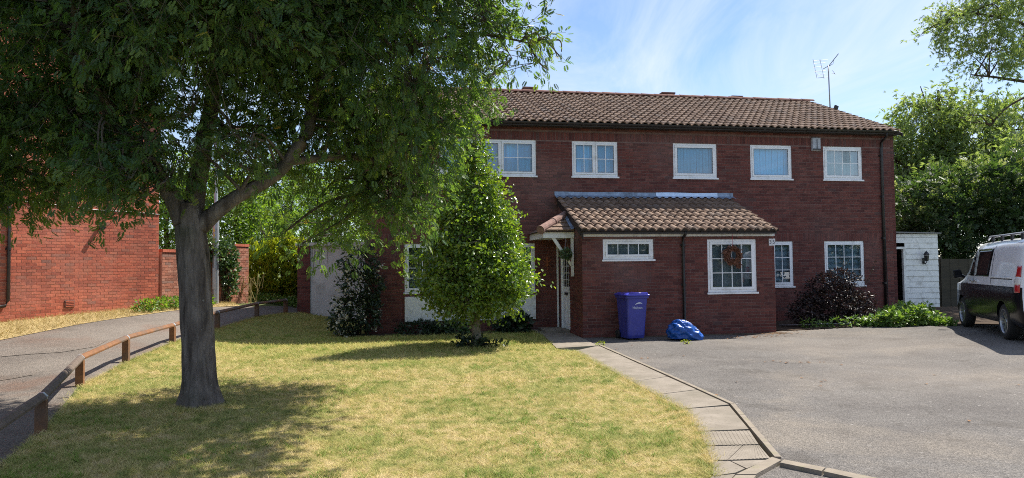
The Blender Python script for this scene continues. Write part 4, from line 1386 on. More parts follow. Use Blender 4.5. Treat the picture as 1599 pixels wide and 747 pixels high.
# --- small things on the house
a0, az = on_wall(1272.5, 226)
al = thing('alarm_box', 'grey weathered alarm box high on the wall between two upper windows', 'alarm box', tuple(hw(12.665, -.008, 5.09)), TH)
b = MB(); b.add([(-.14, 0, -.2), (.14, 0, -.2), (.14, 0, .2), (-.14, 0, .2), (-.125, -.075, -.17), (.125, -.075, -.17), (.125, -.075, .185), (-.125, -.075, .185)],
                [(4, 5, 6, 7), (0, 1, 5, 4), (1, 2, 6, 5), (2, 3, 7, 6), (3, 0, 4, 7), (0, 3, 2, 1)]); b.build('cover', 'alarm', al, bevel=.015)
b = MB(); b.box(.0, .018, -.082, -.076, -.15, .15); b.box(-.12, .12, -.081, -.0755, -.165, -.13); b.build('seam', 'gutter', al)
def text_mesh(body, size, name, mat, parent, loc, rot, extrude=.001, align='CENTER'):
    cu = bpy.data.curves.new(name, 'FONT'); cu.body = body; cu.size = size; cu.extrude = extrude; cu.align_x = align; cu.align_y = 'CENTER'
    tmp = bpy.data.objects.new(name, cu); COL.objects.link(tmp)
    dg = bpy.context.evaluated_depsgraph_get()
    me = bpy.data.meshes.new_from_object(tmp.evaluated_get(dg))
    bpy.data.objects.remove(tmp)
    me.materials.clear()
    o = link(name, me, mat, parent); o.location = loc; o.rotation_euler = rot
    return o
npq = thing('house_number', 'white number tiles reading 35 at the corner of the extension', 'house number', tuple(hw(9.905, ED - .012, 2.215)), TH)
for k, ch in ((-1, '3'), (1, '5')):
    b = MB(); b.box(k * .044 - .04, k * .044 + .04, -.012, 0, -.085, .085); p_ = b.build('number_tile', 'plaque', npq, bevel=.003)
    text_mesh(ch, .14, 'digit', 'navy', p_, (k * .044, -.0135, 0), (math.pi / 2, 0, 0))
# lizard ornament
gk = MB()
def ell(cx, cz, rx, rz, rot_=0):
    vs = []
    for i in range(12):
        a = 2 * math.pi * i / 12; x, z = rx * math.cos(a), rz * math.sin(a)
        vs.append((cx + x * math.cos(rot_) - z * math.sin(rot_), 0, cz + x * math.sin(rot_) + z * math.cos(rot_)))
    gk.prism(vs, (0, -.02, 0))
ell(0, 0, .035, .09); ell(.005, .12, .03, .042)
for x, z, r in ((.07, .06, .5), (-.07, .05, -.6), (.065, -.06, -.7), (-.06, -.07, .7)): ell(x, z, .05, .014, r)
gk.tube([(0, -.01, -.08), (.02, -.01, -.15), (-.01, -.01, -.2), (.03, -.01, -.24)], [.02, .014, .01, .005], 6)
lz = gk.build('lizard_ornament', 'terracotta', None); lz.location = tuple(hw(4.74, -.016, 1.76)); lz.rotation_euler = (0, 0, TH)
tag(lz, 'small terracotta lizard ornament on the brick wall beside the porch', 'ornament')
# hanging basket
hb_p = hw(4.83, -1.74, 1.96)
hbk = thing('hanging_basket', 'round ball of green plants hanging from the white porch bracket', 'hanging basket', tuple(hb_p), TH)
rr = np.random.default_rng(5)
me = bush_leaves(rr, [(0, 0, 0, .125, .125, .115, 1)], 420, .06, leaf_simple(.5), .8); link('foliage', me, 'leaf_ivy', hbk)
b = MB(); b.lathe((0, 0, -.1), [(.01, 0), (.06, .01), (.09, .05), (.1, .1)], 12); b.build('basket', 'black_plastic', hbk)
b = MB()
for a in (0, 2.1, 4.2): b.tube([(.09 * math.cos(a), .09 * math.sin(a), .0), (0, .02, .38)], .003, 4)
b.build('chain', 'alu', hbk)
# wreath in front of the big extension window
ws, wz = on_wall(1145, 399, ED - .1)
wr = thing('wreath', 'brown twig wreath hanging by a red cord before the square extension window', 'wreath', tuple(hw(ws, ED - .075, wz)), TH)
n = 900
t = rr.random(n) * 2 * math.pi; rad = .165 + rr.normal(size=n) * .028
pos = np.column_stack([rad * np.cos(t), rr.normal(size=n) * .02, rad * np.sin(t)])
dirs = np.column_stack([-np.sin(t), rr.normal(size=n) * .3, np.cos(t)]) + rr.normal(size=(n, 3)) * .5
me = leaves_mesh('twigs', pos, frame_from(dirs, rr, .2), .07 + .06 * rr.random(n), leaf_simple(.2), rr.random(n)); link('twigs', me, 'twig', wr)
n = 60
pos = np.column_stack([.10 + rr.random(n) * .12, rr.normal(size=n) * .01, -.14 - rr.random(n) * .12])
me = leaves_mesh('bow', pos, frame_from(np.column_stack([rr.normal(size=(n, 2)) * .3, -np.ones(n)]), rr, .2), np.full(n, .09), leaf_simple(.25), rr.random(n)); link('bow', me, 'twig', wr)
b = MB(); b.tube([(0, 0, .16), (0, -.005, .55)], .004, 5); b.build('cord', 'red_cord', wr)
# tv aerial on the gable
ae = thing('tv_aerial', 'grey television aerial on a tall mast at the end of the roof', 'aerial', tuple(hw(15.23, 3.0, 6.55)), TH)
b = MB(); b.tube([(0, 0, 0), (-.03, 0, 1.79)], .02, 8); b.build('mast', 'alu', ae, smooth=True)
b = MB(); b.tube([(-.22, 0, 1.66), (.0, 0, 1.78), (.36, 0, 2.2)], .014, 6); b.tube([(0, 0, 1.76), (.15, 0, 1.85), (.19, 0, 2.0)], .009, 6); b.build('boom', 'alu', ae)
b = MB()
for k in range(7):
    t = k / 6; x = -.62 + .1 * k; 
for zz, x0, x1 in ((1.95, -.60, -.02), (1.85, -.60, -.1), (1.72, -.62, -.2), (1.58, -.58, -.1), (1.47, -.50, -.12), (1.37, -.46, .0)):
    b.tube([(x0, -.05, zz - .04), (x1, .05, zz + .04)], .007, 5)
for x in (-.56, -.3): b.tube([(x - .03, 0, 1.98), (x + .10, 0, 1.33)], .007, 5)
b.tube([(.12, 0, 1.62), (.22, 0, 1.50)], .007, 5); b.tube([(.1, 0, 1.52), (.25, 0, 1.50)], .007, 5)
b.build('reflector', 'alu', ae)
b = MB(); b.tube([(-.25, 0, .08), (.05, 0, .22), (.16, 0, .32)], .008, 5); b.build('stay', 'alu', ae)
b = MB(); b.prism([(.14, -.04, .33), (.25, -.04, .28), (.30, -.04, .40), (.18, -.04, .45)], (0, .08, 0)); b.build('amplifier_box', 'gutter', ae, bevel=.008)

# ================================================================== SHED, FENCE BEHIND IT, LANTERN
shed = thing('lean_to_shed', 'white boarded lean-to shed with a dark open doorway beside the house', 'shed', tuple(hw(15.2, .3, 0)), TH)
SW_, SZ = 1.62, 2.52
b = MB(); b.box(.02, SW_, .06, 2.6, 2.44, 2.50); b.box(SW_ - .04, SW_, .06, 2.6, .1, 2.44); b.box(.02, SW_, 2.56, 2.6, .1, 2.44)
b.build('shell', 'dark_room', shed)
z = .12; i = 0
while z < SZ - .02:
    h = .165
    top = min(z + h - .006, 2.535)
    spans = [(0.02, SW_)] if z > 2.13 else [(.50, SW_)]
    for x0, x1 in spans:
        bo = MB(); y = random.uniform(-.002, .002)
        bo.add([(x0, y, z), (x1, y, z), (x1, y + .014, top), (x0, y + .014, top), (x0, y + .03, z), (x1, y + .03, z), (x1, y + .04, top), (x0, y + .04, top)],
               [(0, 1, 2, 3), (4, 7, 6, 5), (0, 4, 5, 1), (3, 2, 6, 7), (0, 3, 7, 4), (1, 5, 6, 2)])
        bo.build('board', 'paint', shed)
    z += h; i += 1
b = MB(); b.box(.43, .50, -.02, .06, .12, 2.15); b.box(.02, .43, -.02, .06, 2.08, 2.15); b.build('door_frame', 'paint', shed, bevel=.004)
b = MB(); b.prism([(-.0, -.08, 2.565), (SW_ + .06, -.08, 2.535), (SW_ + .06, -.08, 2.565), (0, -.08, 2.60)], (0, 2.7, 0)); b.build('roof', 'concrete_roof', shed)
b = MB(); b.box(.03, .07, .5, 1.3, .12, 2.05); b.build('door', 'dark_room', shed)
ls, lz_ = on_wall(1443, 402, .25)
lt = thing('wall_lantern', 'black coach lantern mounted on the white shed boards', 'lantern', tuple(hw(ls, .285, lz_)), TH)
b = MB(); b.lathe((0, -.13, -.12), [(.03, 0), (.055, .02), (.075, .19), (.09, .2), (.05, .26), (.012, .3), (.0, .33)], 6); b.build('lamp_body', 'black_plastic', lt)
b = MB(); b.lathe((0, -.13, -.095), [(.052, 0), (.074, .155)], 6); b.build('pane', 'clear_lamp', lt)
b = MB(); b.tube([(0, 0, -.12), (0, -.09, -.2), (0, -.13, -.13)], .014, 6); b.box(-.035, .035, -.02, .0, -.2, -.02); b.build('bracket', 'black_plastic', lt)
fo = hw(16.95, .4, 0)
fz = thing('board_fence', 'dark weathered close-board fence between the white shed and the van', 'fence', (float(fo[0]), float(fo[1]), .3), math.radians(4))
for k in range(34):
    b = MB(); x = .02 + k * .145
    b.box(x, x + .155, -.012 + (.009 if k % 2 else 0), .008 + (.009 if k % 2 else 0), .02, 1.48 + random.uniform(-.008, .008)); b.build('board', 'fence_wood', fz)
for k in range(3):
    b = MB(); b.box(-.02 + k * 2.45, .08 + k * 2.45, .02, .12, -.1, 1.55); b.build('post', 'fence_wood', fz, bevel=.006)

# ================================================================== NEIGHBOUR'S HOUSE, GARDEN WALL, GARAGE
nb = thing('neighbouring_house', 'sunlit orange-red brick gable wall of the neighbouring house across the path', 'house', tuple(NB0), math.atan2(NBU.y, NBU.x))
gtop = lambda x: 5.9 + (1 - abs(x - 4.6) / 4.6) * 2.3
brick_wall(nb, 'wall', (0, 0, 0), (1, 0, 0), (0, -1, 0), 9.2, .38, 8.2, 'brick_red', 'mortar_red', top=gtop, thick=.2,
           poly=[(0, .2), (9.2, .2), (9.2, 5.9), (4.6, 8.2), (0, 5.9)], pick=lambda q: (9 if q[0] < 3.2 else 0) + abs(q[2] - 1.3) + .02 * abs(q[0] - 5), n_pick=300)
brick_wall(nb, 'wall', (9.2, 0.003, 0), (0, 1, 0), (1, 0, 0), 8, .38, 5.9, 'brick_red', 'mortar_red', thick=.2)
brick_wall(nb, 'wall', (0, 8, 0), (0, -1, 0), (-1, 0, 0), 7.99, .38, 5.9, 'brick_red', 'mortar_red', thick=.2)
b = MB(); b.box(.2, 9.0, 7.8, 8.0, .2, 5.9); b.build('back_wall', 'brick_red', nb)
for sx in (0, 1):
    b = MB()
    x0 = -.3 if sx == 0 else 9.5; xm = 4.6
    b.add([(x0, -.12, 5.78), (xm, -.12, 8.23), (xm, 8.2, 8.23), (x0, 8.2, 5.78), (x0, -.12, 5.7), (xm, -.12, 8.15), (xm, 8.2, 8.15), (x0, 8.2, 5.7)],
          [(0, 1, 2, 3), (4, 7, 6, 5), (0, 4, 5, 1), (3, 2, 6, 7), (0, 3, 7, 4)])
    b.build('roof', 'tile', nb)
def on_nb(px, py):
    n = np.array(NBN); o = np.array(NB0); r = ray(px, py); t = np.dot(o - CAM, n) / np.dot(r, n); P_ = CAM + t * r
    return float(np.dot(P_ - o, np.array(NBU))), float(P_[2])
px_, pz_ = on_nb(12, 400); qx, qz = on_nb(8, 478); rx_, rz_ = on_nb(-8, 483)
pipe([(px_, -.05, 5.7), (px_, -.05, qz + .12), (px_ - .06, -.05, qz), (px_ - .5, -.06, qz - .06)], .035, [(px_, -.05, 4), (px_, -.05, 2.2)], nb)
sx, sz = on_nb(154, 356)
b = MB(); b.tube([(sx, 0.02, sz), (sx, -.16, sz + .005)], .05, 14); b.tube([(sx, -.15, sz + .005), (sx, -.20, sz)], .06, 14); b.build('flue', 'black_plastic', nb)
vx, vz = on_nb(108, 474)
b = MB(); b.box(vx - .12, vx + .12, -.03, -.008, vz - .1, vz + .08); vent = b.build('air_vent', 'ridge', nb, bevel=.004)
for k in range(4):
    b = MB(); b.box(vx - .1, vx + .1, -.04, -.031, vz - .08 + k * .04, vz - .06 + k * .04); b.build('slat', 'brick_red', vent)
c0 = on_nb(108, 323); c1 = on_nb(200, 331)
b = MB(); b.tube([(c0[0] - 2, -.02, c0[1] + .1), (c0[0], -.02, c0[1]), ((c0[0] + c1[0]) / 2, -.02, (c0[1] + c1[1]) / 2 - .03), (c1[0], -.02, c1[1]), (9.2, -.02, c1[1] - .02)], .014, 6); b.build('cable', 'black_plastic', nb)

ce = NB0 + NBU * 9.2
g0 = Vector((ce.x + .05, ce.y + .1, 0)); g1 = Vector((-8.75, 23.6, 0)); gu = (g1 - g0); gL = gu.length; gu.normalize()
gw = thing('garden_wall', 'weathered brick garden wall with coping stepping up beside the footpath', 'wall', tuple(g0), math.atan2(gu.y, gu.x))
brick_wall(gw, 'lower_section', (0, 0, 0), (1, 0, 0), (0, -1, 0), gL * .55, .4, 2.18, 'brick_old', 'mortar_red', thick=.22, pick=lambda q: abs(q[2] - 1.4), n_pick=150)
brick_wall(gw, 'upper_section', (gL * .55, -.002, 0), (1, 0, 0), (0, -1, 0), gL * .45, .4, 2.42, 'brick_old', 'mortar_red', thick=.22, pick=lambda q: abs(q[2] - 1.4), n_pick=150)
brick_wall(gw, 'wall_end', (gL, -.003, 0), (0, 1, 0), (1, 0, 0), .22, .4, 2.42, 'brick_old', 'mortar_red', thick=.02)
for a, c, zt in ((0, gL * .55, 2.18), (gL * .55, gL, 2.42)):
    k = max(2, int((c - a) / .225))
    for i in range(k):
        b = MB(); x0 = a + (c - a) * i / k
        b.box(x0 + .004, x0 + (c - a) / k - .004, -.03, .25, zt + .002, zt + .085 + random.uniform(-.004, .004), random.random()); b.build('coping_brick', 'brick_red', gw)
# ivy over the wall
iv0 = g0 + gu * (gL * .50)
iv = thing('ivy', 'glossy green ivy hanging over the garden wall behind the lamp post', 'ivy', (iv0.x, iv0.y, .6), math.atan2(gu.y, gu.x))
rr = np.random.default_rng(21)
me = bush_leaves(rr, [(.45, -.12, 1.55, .55, .30, .50, 1.2), (.75, -.12, 1.0, .40, .24, .45, 1), (.85, -.10, .55, .30, .18, .40, .8), (.1, .0, 1.75, .6, .3, .3, 1)], 2600, .10, leaf_holly(), .75, .3)
link('foliage', me, 'leaf_ivy', iv)
b = MB()
for k in range(6): b.tube([(.5 + .1 * k, -.03, -.1), (.6 + .05 * k, -.05, .6), (.4 + .1 * k, -.06, 1.5)], [.025, .018, .008], 6)
b.build('stems', 'bark_brown', iv)

gar = thing('garage', 'flat-roofed garage with pale painted wall and dark brick pier beside the house', 'garage', (-7.05, 23.35, 0), math.radians(4))
brick_wall(gar, 'brick_pier', (0, 0, 0), (1, 0, 0), (0, -1, 0), .40, .05, 2.42, 'brick_dark', 'mortar', thick=.3)
brick_wall(gar, 'side_wall', (0, 5, 0), (0, -1, 0), (-1, 0, 0), 4.99, .05, 2.42, 'brick_dark', 'mortar', thick=.12)
b = MB(); b.box(.402, 1.62, .05, .12, -.1, 2.42); b.build('wall_panel', 'render_white', gar)
b = MB(); b.box(1.66, 2.75, .05, .12, -.1, 2.42); b.build('wall_panel', 'render_white', gar)
b = MB(); b.box(1.622, 1.658, .07, .1, -.1, 2.42); b.build('joint_strip', 'concrete_roof', gar)
b = MB(); b.box(.1, 2.8, .13, 5, 2.30, 2.40); b.build('ceiling', 'dark_room', gar)
b = MB(); b.box(-.06, 2.82, -.08, 5.1, 2.425, 2.53); b.build('flat_roof', 'render_white', gar, bevel=.01)

# lamp post
lp = np.array([-9.07, 21.75, .56])
lpt = thing('lamp_post', 'slim galvanised lamp post with yellow stickers behind the rowan trunk', 'lamp post', (float(lp[0]), float(lp[1]), float(lp[2]) - .02))
b = MB(); b.lathe((0, 0, 0), [(.095, 0), (.092, 2.9), (.085, 2.96), (.055, 3.05), (.05, 4.4), (.045, 5.2)], 18); b.build('column', 'galv', lpt, smooth=True)
b = MB(); b.tube([(0, 0, 5.15), (.1, -.05, 5.32), (.5, -.2, 5.4)], .03, 8); b.build('arm', 'galv', lpt, smooth=True)
b = MB(); b.prism([(.42, -.27, 5.36), (.9, -.45, 5.38), (.94, -.30, 5.38), (.46, -.13, 5.36)], (0, 0, .1)); b.build('lamp_head', 'galv', lpt, bevel=.02)
for zz, ch in ((2.32, '8'), (2.18, '4'), (2.04, '2')):
    text_mesh(ch, .13, 'sticker', 'yellow', lpt, (-.01, -.096, zz), (math.pi / 2, 0, 0))
b = MB(); b.box(-.05, .05, -.108, -.10, .55, 1.2); b.build('access_door', 'galv', lpt, bevel=.004)

# ================================================================== KNEE RAIL FENCE
kr = thing('knee_rail_fence', 'low stained timber knee rail fence curving along the edge of the lawn', 'fence', (FENCE[1][0], FENCE[1][1], 0))
base = Vector((FENCE[1][0], FENCE[1][1], 0))
tops = []
PH = [.36, .37, .40, .42, .35, .39, .38, .41]
for i, (x, y) in enumerate(FENCE):
    zg = float(ground(x, y)); p = Vector((x, y, zg)) - base
    d = Vector((FENCE[min(i + 1, 7)][0] - FENCE[max(i - 1, 0)][0], FENCE[min(i + 1, 7)][1] - FENCE[max(i - 1, 0)][1], 0)).normalized()
    nrm = Vector((-d.y, d.x, 0)); w = .052
    po = MB()
    q = [p + d * w + nrm * w, p - d * w + nrm * w, p - d * w - nrm * w, p + d * w - nrm * w]
    po.prism([(v.x, v.y, v.z - .15) for v in q], (0, 0, .15 + PH[i] - .02))
    po.build('post', 'rail', kr, bevel=.006)
    tops.append((p + Vector((0, 0, PH[i])), d, nrm))
for i in range(len(tops) - 1):
    (a, da, na), (c, dc, nc) = tops[i], tops[i + 1]
    L = (c - a); t = L.normalized(); nn = Vector((-t.y, t.x, 0)).normalized()
    a2, c2 = a + t * .004, c - t * .004
    sec = [(-.050, -.035), (.050, -.035), (.054, -.005), (.018, .036), (-.018, .036), (-.054, -.005)]
    ra = MB(); ra.prism([a2 + nn * u_ + Vector((0, 0, v_)) for u_, v_ in sec], c2 - a2)
    o = ra.build('rail', 'rail_grey' if i < 2 else 'rail', kr, bevel=.005)
    if i >= 0:
        st = MB(); st.prism([c - t * .025 + nn * u_ * 1.06 + Vector((0, 0, v_ * 1.06 + .001)) for u_, v_ in sec], t * .05); st.build('strap', 'galv', kr)

# ================================================================== WHEELIE BIN AND BAG
bs = on_ground(986, 531)
bn = thing('wheelie_bin', 'blue-purple wheelie bin with white printed emblem against the extension wall', 'wheelie bin', (float(bs[0]) + .06, float(bs[1]) + .25, 0), TH + math.radians(5))
def rounded(hx, hy, r, z, cy=0, n=4):
    pts = []
    for cx_, cy_, a0 in ((hx - r, hy - r, 0), (-hx + r, hy - r, math.pi / 2), (-hx + r, -hy + r, math.pi), (hx - r, -hy + r, 1.5 * math.pi)):
        for k in range(n + 1):
            a = a0 + math.pi / 2 * k / n; pts.append((cx_ + r * math.cos(a), cy_ + r * math.sin(a) + cy, z))
    return pts
def loft(rings, cap0=True, cap1=True):
    m = MB(); n = len(rings[0]); vs = [p for r in rings for p in r]; fs = []
    for i in range(len(rings) - 1):
        for k in range(n): fs.append((i * n + k, i * n + (k + 1) % n, (i + 1) * n + (k + 1) % n, (i + 1) * n + k))
    if cap0: fs.append(tuple(range(n))[::-1])
    if cap1: fs.append(tuple(range((len(rings) - 1) * n, len(rings) * n)))
    m.add(vs, fs); return m
body = loft([rounded(.205, .235, .05, .03, .02), rounded(.21, .25, .05, .10, .01), rounded(.245, .315, .05, .85), rounded(.25, .325, .05, .93), rounded(.275, .35, .05, .935), rounded(.278, .353, .05, .985)])
bo = body.build('body', 'bin', bn, smooth=False, bevel=.004)
p_ = MB()
def front_y(z): return -(.235 - .02 + (.315 - .215) * (z - .03) / .82) - .004
fy = lambda x, z: (x, -(.215 + .10 * (z - .03) / .82) - .008, z)
outer = [(-.10, .60), (-.12, .56), (-.11, .14), (.11, .14), (.12, .56), (.10, .60)]
p_.prism([fy(x, z) for x, z in outer], (0, .012, 0)); p_.build('front_panel', 'bin', bo, bevel=.005)
text_mesh('Halton', .088, 'emblem_text', 'print', bo, (0, -(.215 + .10 * .69 / .82) - .012, .72), (math.pi / 2 - .12, 0, 0))
ar = MB()
arc = [(-.06 + .17 * t, .775 + .055 * math.sin(math.pi * (t * .62 + .12)) ) for t in np.linspace(0, 1, 12)]
vs = []
for i, (x, z) in enumerate(arc):
    h = .012 * math.sin(math.pi * (i + .5) / 12) + .003
    y = -(.215 + .10 * (z - .03) / .82) - .013
    vs += [(x, y, z - h), (x, y, z + h)]
ar.add(vs, [(2 * i, 2 * i + 2, 2 * i + 3, 2 * i + 1) for i in range(11)]); ar.build('emblem_arc', 'print', bo)
lid = loft([rounded(.285, .365, .05, .988, -.005), rounded(.292, .375, .05, .992, -.01), rounded(.292, .375, .05, 1.015, -.01), rounded(.25, .32, .06, 1.05, .01), rounded(.2, .27, .06, 1.06, .01)])
lo = lid.build('lid', 'bin_lid', bn, bevel=.004)
b = MB(); b.tube([(-.22, -.33, 1.02), (-.22, -.36, 1.05), (.22, -.36, 1.05), (.22, -.33, 1.02)], .013, 8); b.build('lid_grip', 'bin_lid', lo, smooth=True)
b = MB(); b.tube([(-.2, .36, .98), (-.2, .42, 1.02), (.2, .42, 1.02), (.2, .36, .98)], .015, 8); b.build('handle', 'bin_lid', bn, smooth=True)
for k in (-1, 1):
    b = MB(); b.lathe((k * .245, .25, .1), [(.0, -.025), (.09, -.025), (.1, -.015), (.1, .015), (.09, .025), (0, .025)], 20, 'x'); b.build('wheel', 'tyre', bn, smooth=False)

def crumpled():
    bm = bmesh.new(); bmesh.ops.create_icosphere(bm, subdivisions=5, radius=1)
    for v in bm.verts:
        p = v.co.copy(); n_ = p.normalized()
        f1 = mnoise.noise(p * 1.4 + Vector((3, 1, 7))); 
        rid = 1 - abs(mnoise.noise(p * 2.1 + Vector((9, 4, 2)))) * 2
        rid2 = 1 - abs(mnoise.noise(p * 4.3 + Vector((1, 8, 5)))) * 2
        r = 1 + .16 * f1 + .24 * rid + .11 * rid2
        q = Vector((n_.x * .31 * r, n_.y * .26 * r, n_.z * .235 * r))
        if q.z < -.15: q.z = -.15 + (q.z + .15) * .12
        # neck of the bag falling to the right
        t = max(0, n_.x - .35) / .65
        q.x += .20 * t * t; q.z -= .13 * t; q.y *= 1 - .35 * t
        if q.z < -.19: q.z = -.19
        v.co = q + Vector((0, 0, .19))
    me = bpy.data.meshes.new('rubble_bag'); bm.to_mesh(me); bm.free(); return me
bp = on_ground(1066, 532)
bag = link('rubble_bag', crumpled(), 'bag', None, smooth=True); bag.location = (float(bp[0]) + .02, float(bp[1]) + .18, 0); bag.rotation_euler = (0, 0, -.15)
bag.scale = (.82, .82, .92)
tag(bag, 'crumpled blue plastic sack slumped at the foot of the downpipe', 'bag')

# ================================================================== VAN
van = thing('panel_van', 'two-tone white over black panel van with alloy wheels parked on the drive', 'van', (10.37, 13.51, .175), math.atan2(.944, .33))
SEC = [(.70, .26), (.86, .30), (.915, .40), (.945, .62), (.955, .85), (.95, 1.03), (.945, 1.06), (.93, 1.18), (.885, 1.48), (.835, 1.74), (.79, 1.86), (.70, 1.935), (.45, 1.97), (0, 1.985)]
def top_of(x):
    return float(np.interp(x, [-.99, -.93, -.6, .5, 1.9, 2.15, 3.0, 3.25, 3.7, 3.86, 3.92], [1.90, 1.94, 1.98, 1.985, 1.95, 1.86, 1.20, 1.12, .98, .86, .70]))
def wid_of(x):
    return float(np.interp(x, [-.99, -.96, -.85, 2.2, 3.2, 3.6, 3.82, 3.92], [.93, .97, 1.0, 1.0, .975, .93, .83, .70]))
def side_y(x, z):
    t = top_of(x)
    zz = z if z <= 1.0 or t >= 1.98 else 1.0 + (z - 1.0) * (.985 / max(t - 1.0, .05))
    return wid_of(x) * float(np.interp(zz, [s[1] for s in SEC], [s[0] for s in SEC]))
XS = [-.99, -.97, -.93, -.85, -.6, -.42, -.2, 0, .2, .42, .7, 1.1, 1.5, 1.9, 2.05, 2.15, 2.35, 2.6, 2.8, 3.0, 3.12, 3.25, 3.45, 3.6, 3.72, 3.82, 3.88, 3.92]
rings = []
for x in XS:
    t = top_of(x); w = wid_of(x); half = []
    for (y, z) in SEC:
        if z > 1.0: z2 = 1.0 + (z - 1.0) * (t - 1.0) / .985 if t > 1.02 else min(z, t) * 1.0
        else: z2 = z
        if t <= 1.02: z2 = .26 + (z - .26) * (t - .26) / 1.725 if z > .26 else z
        if x > 3.7: z2 = max(z2, .26 + (x - 3.7) * .4)
        half.append((y * w, z2))
    rings.append([(x, y, z) for y, z in half] + [(x, -y, z) for y, z in half[-2::-1]])
vm = loft(rings)
vme = bpy.data.meshes.new('body'); vme.from_pydata(vm.v, [], vm.f)
bm = bmesh.new(); bm.from_mesh(vme); bmesh.ops.recalc_face_normals(bm, faces=bm.faces); bm.to_mesh(vme); bm.free()
vme.materials.append(M['van_white']); vme.materials.append(M['van_black'])
vb = bpy.data.objects.new('body', vme); COL.objects.link(vb)
cut = MB()
for ax in (0, 3.0):
    for sd in (-1, 1):
        cut.lathe((ax, sd * .82, .345), [(.0, -.28), (.40, -.28), (.40, .28), (0, .28)], 32, 'y')
cutter = cut.build('cutter', 'van_black')
bmod = vb.modifiers.new('arches', 'BOOLEAN'); bmod.operation = 'DIFFERENCE'; bmod.object = cutter; bmod.solver = 'EXACT'
dg = bpy.context.evaluated_depsgraph_get()
vme2 = bpy.data.meshes.new_from_object(vb.evaluated_get(dg))
bpy.data.objects.remove(vb); bpy.data.objects.remove(cutter)
vme2.materials.clear(); vme2.materials.append(M['van_white']); vme2.materials.append(M['van_black'])
for p in vme2.polygons:
    p.use_smooth = True
    p.material_index = 1 if (p.center.z < 1.035 and (p.center.x < 3.0 or p.center.z < .8)) else 0
vb = link('body', vme2, None, van)
es = vb.modifiers.new('split', 'EDGE_SPLIT'); es.split_angle = math.radians(38)
M['van_window'] = paint('van_window', (.006, .007, .008), .06, .0, .14)
def patch(name, corners, mat, off=.006, n=8, parent=van, side=1, rnd=None):
    """sheet lying on the van's side; corners (x,z) counter-clockwise"""
    (a, b_, c, d) = corners; vs = []
    for j in range(n + 1):
        for i in range(n + 1):
            u_, v_ = i / n, j / n
            x = (a[0] * (1 - u_) + b_[0] * u_) * (1 - v_) + (d[0] * (1 - u_) + c[0] * u_) * v_
            z = (a[1] * (1 - u_) + b_[1] * u_) * (1 - v_) + (d[1] * (1 - u_) + c[1] * u_) * v_
            vs.append((x, side * (side_y(x, z) + off), z))
    k = n + 1
    m = MB(); m.add(vs, [(j * k + i, j * k + i + 1, (j + 1) * k + i + 1, (j + 1) * k + i) for j in range(n) for i in range(n)])
    o = m.build(name, mat, parent, smooth=True)
    so = o.modifiers.new('solid', 'SOLIDIFY'); so.thickness = .008; so.offset = -1
    return o
